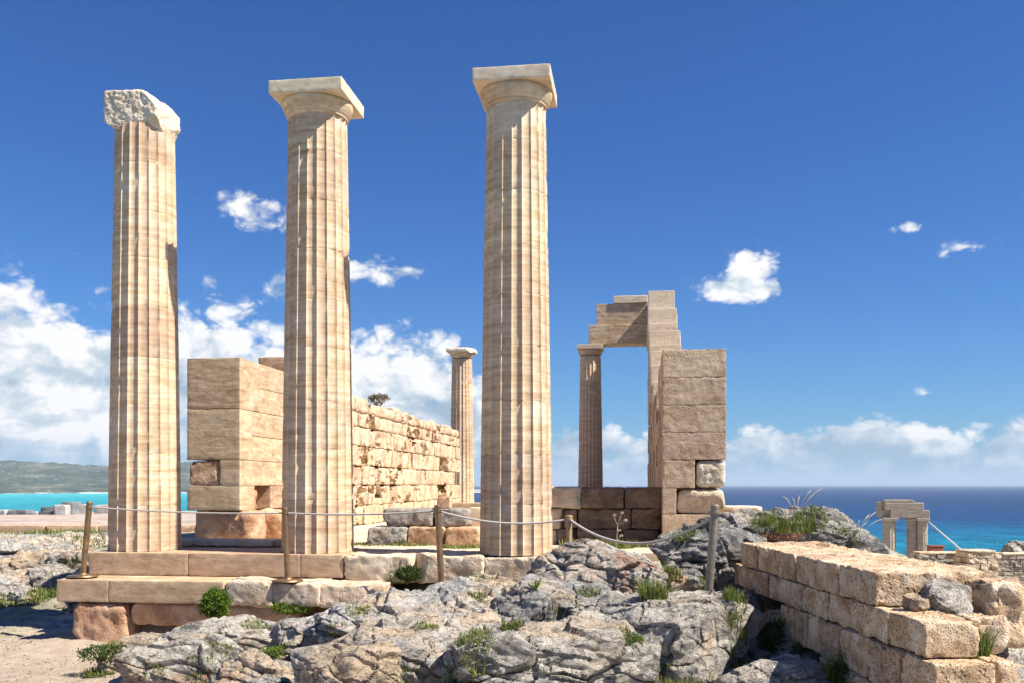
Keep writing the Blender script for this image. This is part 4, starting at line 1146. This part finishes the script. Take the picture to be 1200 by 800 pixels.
# rear row of the wall, larger and more eroded
rr = random.Random(4)
for (z0, z1, ds, xr) in [(-0.02, 0.25, [6.5, 7.2, 7.9, 8.6, 9.3, 9.8], (0.465, 0.95)), (-0.35, -0.025, [6.25, 7.1, 7.9, 8.7, 9.6], (0.465, 0.98)), (-0.8, -0.355, [6.1, 6.8, 7.8, 8.9], (0.465, 1.0))]:
    for a, b_ in zip(ds, ds[1:]):
        k += 1
        wb('core_block', a, b_, xr[0], xr[1] + rr.uniform(-.06, .04), z0, z1 - rr.uniform(0, .03), 'tuff', 600 + k, rnd=0.035, amp=0.03, freq=6, pits=0.03, pitf=11, chips=2, step=0.024, wear=0.08)
for (d0, d1, x0, x1, z0, z1) in [(5.9, 6.4, 0.44, 0.72, -0.25, 0.0), (6.12, 6.6, 0.72, 0.97, -0.25, 0.19), (5.6, 6.1, 0.44, 0.62, -0.55, -0.225)]:
    k += 1
    wb('core_block', d0, d1, x0, x1, z0, z1, 'tuff', 600 + k, rnd=0.035, amp=0.03, freq=6, pits=0.03, pitf=11, chips=3, step=0.02, wear=0.09)
gs = mobj('grey_stone', rock_mesh((0.19, 0.15, 0.10), n=30, seed=640, mat=M['lime'], mid=0.05, strata=0.01, fine=0.003, crack=0.006, e=3.2), (2.45 + 0.46, 6.22, 0.075), (0.25, 0.2, -0.5)); tag(gs, 'angular grey stone lodged in the hollow of the block wall', 'stone')
gs = mobj('wedge_stone', rock_mesh((0.10, 0.09, 0.07), n=20, seed=641, mat=M['lime_tan'], mid=0.05, strata=0.01, fine=0.003, crack=0.006), (2.45 + 0.26, 6.16, 0.055), (0.0, 0.2, 0.3)); tag(gs, 'small tan stone wedged beside the angular grey stone', 'stone')

# ------------------------------------------------------------------ right middle distance
for i, (lab, c, d, n, mt, k2) in enumerate([
    ('reddish earth and rock bank at the right edge', (8.3, 13.4, -1.5), (2.0, 1.2, 0.62), 72, 'red_earth', dict(low=0.2, mid=0.12, strata=0.06, sper=0.3)),
    ('grey capping rock at the top of the reddish bank', (8.9, 15.2, -1.35), (2.2, 1.0, 0.36), 60, 'lime_pale', dict(low=0.25, mid=0.12, strata=0.05)),
    ('tan rock shelf right behind the block wall', (4.9, 9.6, -0.75), (0.9, 0.8, 0.55), 60, 'lime_tan', dict(low=0.2, mid=0.1, strata=0.05)),
    ('dark grey rock knob at the far right edge above the small wall', (17.2, 30.5, -1.95), (0.9, 0.9, 0.85), 40, 'lime', dict(low=0.2, mid=0.1)),
    ('pale rubble shelf beyond the block wall', (6.4, 12.6, -1.35), (1.1, 0.9, 0.42), 60, 'lime_pale', dict(low=0.2, mid=0.12, strata=0.05)),
]):
    o = mobj('rock_outcrop', rock_mesh(d, n=n, seed=700 + i, mat=M[mt], **k2), c); tag(o, lab, 'rock')


def rubble_wall(label, x0, x1, y, z0, z1, th, mat, rows, seed):
    root = empty('rubble_wall', ((x0 + x1) / 2, y, z0), 0, label, 'wall')
    r = random.Random(seed); rs = np.random.RandomState(seed)
    V, F, off = [], [], 0
    P, Q = cubegrid(2, 2, 2)
    for side in (0, 1):
        for i in range(rows):
            h = (z1 - z0) / rows; x = x0 - (x0 + x1) / 2 - r.uniform(0, .1)
            while x < (x1 - x0) / 2:
                L = r.uniform(0.12, 0.34)
                v = P * np.array((L / 2 - 0.008, th / 4, h / 2 - 0.006)) * (1 + 0.06 * rs.normal(size=P.shape))
                v = v + np.array((x + L / 2, (-1 if side == 0 else 1) * th / 4 + r.uniform(-.015, .015), (i + 0.5) * h))
                V.append(v); F.append(Q + off); off += len(v); x += L
    o = mobj('stones', np_mesh('stones', np.concatenate(V), np.concatenate(F), M[mat], False), parent=root); o['kind'] = 'stuff'
    o2 = mobj('mortar_core', clean_block((x1 - x0 - .05, th * 0.7, z1 - z0 - 0.03), 0.01, M['step']), (0, 0, (z1 - z0) / 2), parent=root)
    c = mobj('coping', rough_block((x1 - x0 + .04, th + .04, 0.05), 0.08, 0.015, 0.01, seed=seed, mat=M['worn']), (0, 0, z1 - z0 + 0.02), parent=root)
    return root


p = W(1075, 648, 22); q = W(1132, 648, 22)
rubble_wall('low stone parapet left of its square end pier, below the distant portico', p.x, q.x, 22, -1.35, -0.80, 0.4, 'portico', 5, 1)
p = W(1128, 648, 21.4); q = W(1160, 648, 21.4)
rubble_wall('square stone end pier of the low parapet', p.x, q.x, 21.4, -1.35, -0.71, 0.6, 'worn', 5, 2)
p = W(1160, 650, 23); q = W(1290, 650, 23)
rubble_wall('low dry-stone parapet running off at the right edge', p.x, q.x, 23, -1.5, -0.90, 0.4, 'portico', 6, 3)

# distant portico
po = empty('ruined_portico', W(1040, 640, 41) * 1.0, R(-12), 'small distant portico of short columns against the blue sea', 'portico')
po.location.z = -4.5
U = 41 / 1080


def pcol(x, y, top, rad):
    V = []; n = 16 * 4; zs = [0, 1.2, 2.4, top - 0.12]
    th = np.arange(n) * 2 * math.pi / n; u = (np.arange(n) % 4) / 4 * 2 - 1
    prof = np.sqrt(1 - u * u)
    V = np.concatenate([np.stack([(rad * (1 - 0.12 * z / top)) * (1 - 0.07 * prof) * np.cos(th), (rad * (1 - 0.12 * z / top)) * (1 - 0.07 * prof) * np.sin(th), np.full(n, z)], 1) for z in zs])
    k = np.arange(n); k2 = (k + 1) % n
    F = np.concatenate([np.stack([i * n + k, i * n + k2, (i + 1) * n + k2, (i + 1) * n + k], 1) for i in range(3)])
    o = mobj('column', np_mesh('column', V, F, M['portico'], True, 30), (x, y, 0), parent=po)
    c = mobj('capital', clean_block((rad * 2.1, rad * 2.1, 0.13), 0.02, M['portico']), (0, 0, top - 0.06), parent=o)


ptop = 0.85 - 39 * U + 4.5 
pcol(0.08, 0.0, ptop, 0.36); pcol(0.28, 0.95, ptop, 0.30); pcol(1.17, 0.05, ptop, 0.27); pcol(1.65, -0.05, ptop, 0.29)
po.scale = (0.87, 0.87, 1.0)
mobj('beam', clean_block((1.86, 0.55, 0.34), 0.02, M['portico']), (1.02, -0.05, ptop + 0.175), parent=po)
mobj('beam', clean_block((0.5, 1.7, 0.34), 0.02, M['portico']), (-0.02, 0.75, ptop + 0.177), parent=po)
mobj('frieze_block', clean_block((1.84, 0.60, 0.32), 0.02, M['portico']), (0.75, -0.02, ptop + 0.51), parent=po)
mobj('frieze_block', clean_block((0.52, 1.6, 0.32), 0.02, M['portico']), (-0.03, 0.95, ptop + 0.512), parent=po)
mobj('cornice_slab', clean_block((1.45, 0.8, 0.13), 0.02, M['portico']), (0.50, 0.1, ptop + 0.735), parent=po)
V, F = tube([W(1088, 611, 40.5), W(1129, 646, 38)], 0.034, 8)
o = mobj('slanting_pole', poly_mesh('pole', V, F, M['plastic'])); tag(o, 'pale pole slanting down from the distant portico to the wall', 'pole')
o = mobj('red_box', clean_block((0.40, 0.35, 0.30), 0.015, M['red_box']), W(1096, 645, 30)); tag(o, 'small red-brown box beside the distant portico', 'box')
lid = mobj('lid', clean_block((0.44, 0.39, 0.035), 0.008, M['red_box']), (0, 0, 0.168), parent=o)
post = mobj('support', clean_block((0.3, 0.3, 1.0), 0.015, M['portico']), (0, 0, -0.65), parent=o)

# ------------------------------------------------------------------ left terrace: kerb and grey blocks
kb = empty('kerb_wall', (-14, 26, -0.6), 0, 'long low tan kerb wall across the left background', 'wall')
x = -9.0; r = random.Random(2)
while x < 5.0:
    L = r.uniform(1.1, 2.0)
    mobj('kerb_block', rough_block((L - .01, 0.5, 0.30), 0.07, 0.02, 0.01, seed=int(x * 10) + 900, mat=M['step']), (x + L / 2, r.uniform(-.03, .03), 0.16), parent=kb); x += L
tf = mobj('terrace', None or np_mesh('terrace', *(lambda gx_, gy_: (np.stack([gx_.ravel(), gy_.ravel(), (-0.30 + 0.02 * fbm(np.stack([gx_.ravel(), gy_.ravel(), gx_.ravel() * 0], 1) * 0.8, 3))], 1),
         (lambda ii: np.stack([ii[:-1, :-1], ii[1:, :-1], ii[1:, 1:], ii[:-1, 1:]], -1).reshape(-1, 4))(np.arange(gx_.size).reshape(gx_.shape))))(*np.meshgrid(np.linspace(-24, -7.2, 90), np.linspace(26.1, 38.2, 70), indexing='ij')),
         stone_mat('pink_paving', (0.30, 0.225, 0.185), (0.43, 0.34, 0.28), (0.52, 0.44, 0.375), band=(1, 1, 1), bscale=1.2, bump=0.6, var=0.0, bdist=0.05)))
tag(tf, kind='structure')
labs = ['pale low block at the far left edge of the terrace', 'low grey block second from the left on the terrace edge', 'low pale block left of the dark pile on the terrace edge', 'dark broken block in front of the long grey block', 'dark slab leaning on the long grey block', 'long grey block left of the tallest block', 'tallest grey block on the terrace edge', 'pale block right of the tallest block', 'small grey block seen just left of the left column']
for i, (p0, p1, y0, y1, mt) in enumerate([(-6, 8, 597, 606, 'terr_pale'), (9, 31, 597, 605.5, 'terr_grey'), (32, 45, 599, 605, 'terr_pale'), (44, 59, 598.5, 605, 'terr_grey'), (48, 61, 593.5, 602, 'terr_grey'), (60, 76, 591, 602.5, 'terr_pale'), (72, 87, 587.5, 601.5, 'terr_grey'), (88, 101, 590.5, 600.5, 'terr_pale'), (110, 130, 591, 600, 'terr_pale')]):
    d = 35.2 + (0.9 if i in (4, 7, 8) else 0) + (0.5 if i == 6 else 0)
    a = W(p0, y0, d); b_ = W(p1, y1, d); hgt = a.z + 0.36
    o = mobj('grey_block', rough_block((b_.x - a.x, 0.6, hgt), 0.06, 0.03, 0.015, 4, seed=950 + i, mat=M[mt]), ((a.x + b_.x) / 2, d + .3, a.z - hgt / 2), (0, 0, R((i * 37) % 24 - 12)))
    tag(o, labs[i], 'stone block')

# ------------------------------------------------------------------ rope barrier
def post(base_, top_, rad, mat, label, disc=False, capk=0, n=0):
    root = empty('barrier_post', base_, 0, label, 'barrier post', 'posts of the rope barrier')
    b0 = Vector(base_); v = Vector(top_) - b0
    V, F = tube([Vector((0, 0, 0)), v * 0.5, v], rad, 14)
    mobj('pole', poly_mesh('pole', V, F, M[mat], True, 40), parent=root)
    V, F = tube([v * 0.975, v * 1.0, v * 1.012], [rad * 1.12, rad * 1.12, rad * 0.8], 14)
    mobj('cap', poly_mesh('cap', V, F, M[mat], True, 40), parent=root)
    V, F = tube([v * 0.925, v * 0.945], rad * (1.35 if capk == 0 else 1.7), 14)
    mobj('collar', poly_mesh('collar', V, F, M['steel' if capk else mat], True, 40), parent=root)
    if disc:
        V, F = lathe([(0.0, 0.045), (0.045, 0.045), (0.06, 0.028), (0.172, 0.018), (0.18, 0.006), (0.18, 0.0), (0, 0)], 36)
        mobj('base_disc', poly_mesh('disc', V, F, M[mat], True, 40), parent=root)
    return Vector(top_)


p1 = post(W(97, 675, 11.22), W(105, 588, 11.22), 0.034, 'bronze', 'leftmost barrier post, brown and leaning, on a round base on the lower step', True)
p2 = post(W(337, 680.5, 10.82), W(334, 595, 10.82), 0.034, 'bronze', 'barrier post on a round base in front of the middle column', True)
p3 = post(W(517, 682, 10.35), W(513, 592, 10.35), 0.036, 'bronze', 'barrier post standing in rocks between middle and right columns')
p4 = post(W(667, 668, 10.25), W(667, 604, 10.25), 0.032, 'wood_post', 'short-looking barrier post to the right of the right column, half hidden by rocks')
p5 = post(W(829, 716, 8.75), W(838, 592, 8.75), 0.040, 'steel', 'thick steel barrier post nearest the camera, below the tall pier', False, 1)


def rope(a, b_, sag, label, r=0.011):
    n = 40; V = []
    pts = [a.lerp(b_, i / n) - Vector((0, 0, sag * 4 * (i / n) * (1 - i / n))) for i in range(n + 1)]
    V, F = tube(pts, r, 8)
    o = mobj('rope', poly_mesh('rope', V, F, M['rope'])); tag(o, label, 'rope', 'ropes of the barrier'); return o


dz = Vector((0, 0, -0.055))
rope(p1 + dz, p2 + dz, 0.03, 'thin rope from the leftmost post to the post before the middle column', 0.009)
rope(p2 + dz, p3 + dz, 0.03, 'thin rope between the post before the middle column and the next post right')
rope(p3 + dz, p4 + Vector((0, 0, -0.035)), 0.09, 'rope passing in front of the right column')
rope(p4 + Vector((0, 0, -0.035)), p5 + Vector((0, 0, -0.09)), 0.27, 'thick sagging rope between the short post and the steel post', 0.014)
rope(W(56, 602, 22) + Vector((-3, 4, 0)), p1 + Vector((0, 0, -0.30)), 0.02, 'lower rope running left from the leftmost post', 0.007) if False else None

# ------------------------------------------------------------------ vegetation
rs = np.random.RandomState(8)
bpy.context.view_layer.update()
_dg = bpy.context.evaluated_depsgraph_get()
_names_skip = ('sea', 'hills')


def site(px, py, d):
    """where the sight line of the survey photograph meets stone or soil"""
    o_ = Vector((0, 0, EYE)); v = (W(px, py, d) - o_).normalized()
    ok, loc, nrm, fi, ob, mt = sc.ray_cast(_dg, o_, v, distance=80)
    return loc.copy() if ok and loc.y > d * 0.84 else W(px, py, d)


def ground_z(x, y, ztop):
    ok, loc, nrm, fi, ob, mt = sc.ray_cast(_dg, Vector((x, y, ztop)), Vector((0, 0, -1)), distance=3.0)
    return loc.z if ok else ztop - 0.4



def blades(centres, n, hmin, hmax, spread, width=0.004, lean=0.5, droop=0.3):
    """bent grass blades: 2 quads each; returns V,F"""
    V, F = [], []
    cidx = rs.randint(0, len(centres), n); C = np.array(centres)[cidx]
    ang = rs.rand(n) * 6.283; rad = np.sqrt(rs.rand(n)) * spread
    bx = C[:, 0] + np.cos(ang) * rad; by = C[:, 1] + np.sin(ang) * rad * 0.7
    return bx, by, C[:, 2], n


def grass_patch(cs, n, hmin, hmax, spread, width=0.005, lean=0.5, zoff=None, d_near=True):
    bx, by, cz_, n = blades(cs, n, hmin, hmax, spread)
    bz = cz_ if zoff is None else np.array([ground_z(float(x_), float(y_), float(z_) + (0.10 if d_near else 0.4)) for x_, y_, z_ in zip(bx, by, cz_)])
    h = rs.uniform(hmin, hmax, n); a = rs.rand(n) * 6.283; ln = rs.uniform(0.1, lean, n)
    dx, dy = np.cos(a), np.sin(a)
    wx, wy = -dy * width, dx * width
    ts = [0, 0.5, 1.0]; V = np.zeros((n, 5, 3))
    for i, tt_ in enumerate(ts[:2]):
        cx = bx + dx * ln * h * tt_ ** 1.6; cy = by + dy * ln * h * tt_ ** 1.6; cz2 = bz - 0.02 + h * tt_
        wk = 1 - 0.35 * tt_
        V[:, i * 2] = np.stack([cx - wx * wk, cy - wy * wk, cz2], 1); V[:, i * 2 + 1] = np.stack([cx + wx * wk, cy + wy * wk, cz2], 1)
    V[:, 4] = np.stack([bx + dx * ln * h, by + dy * ln * h, bz - 0.02 + h * (1 - 0.3 * ln)], 1)
    F = np.array([(0, 1, 3), (0, 3, 2), (2, 3, 4)])
    FF = (F[None] + (np.arange(n) * 5)[:, None, None]).reshape(-1, 3)
    return V.reshape(-1, 3), FF


def merge(parts):
    V, F, off = [], [], 0
    for v, f in parts:
        V.append(v); F.append(f + off); off += len(v)
    return np.concatenate(V), np.concatenate(F)


def leaf_cloud(n, c, rad, size, flat=0.5, shell=0.55):
    """small folded leaves through an ellipsoid"""
    d = rs.normal(size=(n, 3)); d /= np.linalg.norm(d, axis=1)[:, None]
    rr_ = (shell + (1 - shell) * rs.rand(n)) ** 0.8
    lump = 1 + 0.42 * fbm(d * 2.8 + rs.rand(3) * 9, 2)
    p = np.array(c) + d * (rr_ * lump)[:, None] * np.array(rad)
    t_ = rs.normal(size=(n, 3)) * 0.7 + d * 0.8 + (0, 0, 0.3); t_ /= np.linalg.norm(t_, axis=1)[:, None]
    s_ = np.cross(t_, rs.normal(size=(n, 3))); s_ /= np.linalg.norm(s_, axis=1)[:, None]
    sz = size * rs.uniform(0.6, 1.3, n)[:, None]
    V = np.stack([p, p + t_ * sz * 0.5 + s_ * sz * flat * 0.5, p + t_ * sz, p + t_ * sz * 0.5 - s_ * sz * flat * 0.5], 1)
    F = np.array([(0, 1, 2), (0, 2, 3)])
    return V.reshape(-1, 3), (F[None] + (np.arange(n) * 4)[:, None, None]).reshape(-1, 3)


gp = []
for (px, py, d, n, h0, h1, sp_) in [(560, 700, 9, 200, .03, .08, .10), (600, 735, 9, 260, .04, .1, .10), (500, 735, 9, 200, .03, .08, .12), (420, 715, 9, 220, .03, .08, .12), (390, 745, 9, 260, .03, .08, .10), (650, 720, 9, 200, .03, .08, .08), (860, 700, 9, 300, .05, .15, .10), (790, 680, 9, 300, .05, .18, .10), (300, 735, 9, 300, .03, .08, .16), (180, 790, 8, 240, .03, .08, .12), (475, 790, 8, 260, .03, .09, .14), (820, 690, 9, 300, .05, .15, .08), (905, 617, 11, 500, .06, .2, .25), (950, 608, 11, 300, .06, .18, .2), (990, 628, 11, 200, .05, .14, .15), (345, 716, 9.9, 700, .04, .13, .22), (330, 768, 8.9, 700, .03, .10, .18), (260, 760, 9.0, 350, .03, .08, .16), (235, 782, 8.8, 260, .03, .08, .12), (120, 768, 10.1, 500, .04, .12, .2), (470, 672, 10.45, 700, .05, .16, .16),
                                    (555, 745, 8.7, 350, .04, .11, .14), (560, 760, 8.3, 300, .03, .1, .12), (530, 790, 7.9, 300, .03, .1, .14), (740, 750, 8.2, 260, .03, .07, .10), (765, 700, 9.3, 420, .06, .26, .12), (800, 798, 7.9, 450, .03, .12, .25),
                                    (690, 695, 9.4, 200, .03, .1, .12), (860, 725, 8.6, 500, .05, .16, .12), (905, 745, 7.9, 400, .06, .2, .12), (985, 790, 7.0, 300, .05, .2, .12), (1140, 770, 6.8, 400, .08, .28, .10), (1180, 760, 7.5, 300, .05, .2, .2),
                                    (20, 705, 14.3, 700, .04, .13, .6), (60, 695, 14.5, 400, .05, .15, .35), (85, 660, 15.6, 250, .05, .12, .3), (555, 678, 10.4, 260, .03, .07, .22), (440, 634, 13.2, 300, .03, .09, .4), (480, 636, 13.0, 250, .03, .09, .3),
                                    (700, 642, 12.6, 700, .05, .18, .5), (760, 640, 12.2, 300, .05, .15, .3), (540, 642, 12.6, 260, .04, .1, .3), (110, 634, 20, 400, .05, .18, .9), (30, 632, 23, 900, .05, .22, 2.2), (90, 627, 24.5, 500, .05, .22, 1.4)]:
    p = site(px, py, d); V, F = grass_patch([(p.x, p.y, p.z)], n, h0, h1, sp_, 0.004 if d < 12 else 0.01, 0.7, zoff=1)
    gp.append((V, F))
V, F = merge(gp)
o = mobj('grass', np_mesh('grass', V, F, M['grass'], False)); tag(o, 'short green grass tufts growing between rocks and stones', 'grass', kind='stuff')
gp = []
for (px, py, d, n, h0, h1, sp_) in [(1180, 712, 11.0, 700, .08, .3, .5), (1185, 735, 10, 500, .06, .25, .5), (610, 775, 8.2, 80, .06, .18, .2), (560, 770, 8.1, 60, .05, .2, .15), (1185, 665, 20, 500, .1, .3, 1.2)]:
    p = site(px, py, d); gp.append(grass_patch([(p.x, p.y, p.z)], n, h0, h1, sp_, 0.004, 0.9, zoff=1))
V, F = merge(gp)
o = mobj('dry_grass', np_mesh('dry_grass', V, F, M['grass_dry'], False)); tag(o, 'straw-coloured dry grass on the right slope and in rock cracks', 'dry grass', kind='stuff')


def bush(name, label, c, rad, n, size, mat, twigs=14, cat='bush', flat=0.5):
    zb = c[2] - rad[2] * 0.9
    root = empty(name, (c[0], c[1], zb), 0, label, cat)
    V, F = leaf_cloud(n, (0, 0, c[2] - zb), rad, size, flat)
    mobj('foliage', np_mesh('foliage', V, F, M[mat], False), parent=root)
    VV, FF = [], []
    r = random.Random(len(label))
    for i in range(twigs):
        a = r.uniform(0, 6.28); e_ = Vector((math.cos(a) * rad[0] * 0.8, math.sin(a) * rad[1] * 0.8, (c[2] - zb) + r.uniform(-.3, .8) * rad[2]))
        v, f = tube([Vector((0, 0, -0.05)), e_ * 0.5 + Vector((0, 0, 0.02)), e_], [0.006, 0.004, 0.002], 4)
        o_ = len(VV); VV += v; FF += [tuple(x + o_ for x in q) for q in f]
    mobj('stems', poly_mesh('stems', VV, FF, M['twig']), parent=root)
    return root


p = W(252, 706, 10.15)
bush('green_bush', 'dense round bright green bush against the lower step', (p.x, p.y, p.z), (0.155, 0.13, 0.155), 4200, 0.030, 'leaf')
p = site(478, 668, 10.5)
bush('leafy_plant', 'dark green leafy plant growing in the gap of the worn step', (p.x, p.y, p.z - .04), (0.15, 0.10, 0.08), 900, 0.04, 'leaf_dark', cat='plant')
p = site(340, 712, 9.95)
bush('leafy_plant', 'low green plant spreading over the worn lower step', (p.x, p.y, p.z), (0.24, 0.12, 0.06), 1400, 0.03, 'leaf', cat='plant')
p = site(325, 765, 9.05)
bush('leafy_plant', 'low green plant on the bare earth left of the tan boulder', (p.x, p.y, p.z), (0.19, 0.14, 0.06), 1200, 0.026, 'leaf', cat='plant')
p = site(120, 765, 10.15)
bush('leafy_plant', 'dark creeping plant at the foot of the corner foundation stone', (p.x, p.y, p.z), (0.24, 0.12, 0.07), 900, 0.03, 'leaf_dark', cat='plant')
p = site(562, 752, 8.5)
bush('leafy_plant', 'small green plant in the crack left of the fluted ridge', (p.x, p.y, p.z), (0.10, 0.08, 0.09), 700, 0.026, 'leaf', cat='plant')
p = site(738, 748, 7.95)
bush('leafy_plant', 'tiny green plant on top of the large rounded boulder', (p.x, p.y, p.z), (0.10, 0.06, 0.04), 500, 0.02, 'leaf', cat='plant')
p = site(808, 628, 10.9)
bush('leafy_plant', 'bright green cushion plant at the foot of the tall pier', (p.x, p.y, p.z), (0.20, 0.12, 0.06), 1200, 0.024, 'leaf', cat='plant')
p = site(905, 745, 8.0)
bush('leafy_plant', 'dark green plant in the shady hollow below the block wall', (p.x, p.y, p.z), (0.12, 0.16, 0.12), 900, 0.03, 'leaf_dark', cat='plant')
p = site(985, 792, 7.0)
bush('leafy_plant', 'dark green plant at the bottom edge by the block wall', (p.x, p.y, p.z), (0.10, 0.14, 0.08), 700, 0.03, 'leaf_dark', cat='plant')

# grass clump with pink succulents on the right crest
root = empty('grass_clump', site(925, 622, 10.9), 0, 'tall yellow-green grass clump on the rock crest right of the pier', 'grass clump')
V1 = grass_patch([(-0.08, 0, 0), (0.12, 0.05, 0), (0.22, 0.1, 0.02), (-0.2, 0.1, 0)], 900, 0.06, 0.26, 0.18, 0.004, 0.5)
mobj('blades', np_mesh('blades', *V1, M['grass'], False), parent=root)
V, F = leaf_cloud(900, (0, 0, 0), (0.26, 0.10, 0.05), 0.022, 0.6)
root = empty('pink_succulent', site(915, 627, 10.7), 0, 'low pink succulent cushion in front of the yellow-green grass', 'succulent')
mobj('leaves', np_mesh('leaves', V, F, M['pink'], False), parent=root)
# seed-head grasses
for (px, py, d, n, lab) in [(1004, 632, 10.6, 9, 'thin feathery grass stalks at the right end of the rock crest'), (935, 606, 11.4, 7, 'thin feathery grass stalks above the green clump')]:
    root = empty('feather_grass', site(px, py, d), 0, lab, 'grass stalks')
    r = random.Random(px)
    for i in range(n):
        h = r.uniform(0.16, 0.36); lx = r.uniform(-0.14, 0.14)
        pts = [Vector((lx * 0.4, 0, -0.1)), Vector((lx * 0.7, 0, h * .5)), Vector((lx * 1.4 + 0.02, 0, h * .85)), Vector((lx * 2.0 + 0.03, 0, h))]
        V, F = tube(pts, [0.002, 0.0018, 0.005, 0.001], 4)
        mobj('stalk', poly_mesh('stalk', V, F, M['dry']), parent=root)

# spiky plant
root = empty('spiky_plant', site(628, 690, 9.85), 0, 'spiky yellow-green plant at the foot of the right column', 'plant')
r = random.Random(3)
for i in range(16):
    a = r.uniform(0, 6.28); el_ = r.uniform(0.3, 1.3); L = r.uniform(0.09, 0.17)
    dv = Vector((math.cos(a) * math.cos(el_), math.sin(a) * math.cos(el_), math.sin(el_))); sd = dv.cross(Vector((0, 0, 1))).normalized() * 0.010
    V = [-sd * .6, sd * .6, dv * L * .5 + sd, dv * L * .5 - sd, dv * L - Vector((0, 0, .02))]
    mobj('leaf', poly_mesh('leaf', V, [(0, 1, 2, 3), (3, 2, 4)], M['grass_dry' if i % 3 == 0 else 'leaf'], False), parent=root)

# dry flower stalk before the shaded wall
root = empty('dry_flower_stalk', W(722, 640, 11.6), 0, 'dry branching flower stalk in front of the shaded low wall', 'flower stalk')
def stalk(pts, r0):
    V, F = tube(pts, [r0 * (1 - 0.5 * i / (len(pts) - 1)) for i in range(len(pts))], 5); mobj('stem', poly_mesh('stem', V, F, M['dry']), parent=root)
k_ = 11.6 / 1080
stalk([Vector((0, 0, -.1)), Vector((0.01, 0, 10 * k_)), Vector((0.02, 0, 25 * k_))], 0.006)
for (dx_, dz_) in [(-2, 37), (7, 40), (11, 31), (4, 19), (6, 13)]:
    b0 = 25 if dz_ > 25 else (16 if dz_ > 15 else 8)
    stalk([Vector((0.02, 0, b0 * k_)), Vector(((dx_ * .6) * k_, 0, (b0 + (dz_ - b0) * .5) * k_)), Vector((dx_ * k_, 0, dz_ * k_))], 0.004)
    V, F = leaf_cloud(60, (dx_ * k_, 0, dz_ * k_), (0.018, 0.018, 0.012), 0.012, 0.7)
    mobj('flower_head', np_mesh('flower_head', V, F, M['dry'], False), parent=root)

# bare shrub on the ruined wall
root = empty('wall_shrub', T(SL1 - 0.3, 9.9, 2.66), 0, 'small bare brown shrub growing on top of the ruined wall', 'shrub')
r = random.Random(12); VV, FF = [], []; tips = []
def branch(p, d, L, rad, dep):
    e_ = p + d * L; v, f = tube([p, p.lerp(e_, .5) + Vector((r.uniform(-.02, .02), 0, .01)), e_], [rad, rad * .8, rad * .6], 4)
    o_ = len(VV); VV.extend(v); FF.extend([tuple(x + o_ for x in q) for q in f]); tips.append(e_)
    if dep:
        for i in range(3): branch(e_, (d + Vector((r.uniform(-.9, .9), r.uniform(-.7, .7), r.uniform(-.25, .5)))).normalized(), L * .72, rad * .6, dep - 1)
for i in range(5): branch(Vector((r.uniform(-.1, .1), 0, -.05)), Vector((r.uniform(-1, 1.2), r.uniform(-.5, .5), .75)).normalized(), 0.15, 0.009, 3)
mobj('branches', poly_mesh('branches', VV, FF, M['twig']), parent=root)
parts = [leaf_cloud(5, tuple(tp), (0.03, 0.03, 0.03), 0.035, 0.6) for tp in tips]
V, F = merge(parts); mobj('leaves', np_mesh('leaves', V, F, M['leaf_brown'], False), parent=root)

# ------------------------------------------------------------------ haze over the sea
hb = clean_block((170000, 170000, 900), 1.0)
m = bpy.data.materials.new('haze_air'); m.use_nodes = True; t = m.node_tree; t.nodes.clear()
vol = nd(t, 'ShaderNodeVolumePrincipled', {'Color': (0.70, 0.84, 1.0, 1), 'Density': 1.8e-5, 'Anisotropy': 0.0})
out = nd(t, 'ShaderNodeOutputMaterial'); t.links.new(vol.outputs[0], out.inputs['Volume'])
hb.materials.append(m)
o = mobj('haze', hb, (0, 0, -137 + 450)); tag(o, 'thin bluish haze over sea and far shore', 'haze', kind='stuff')
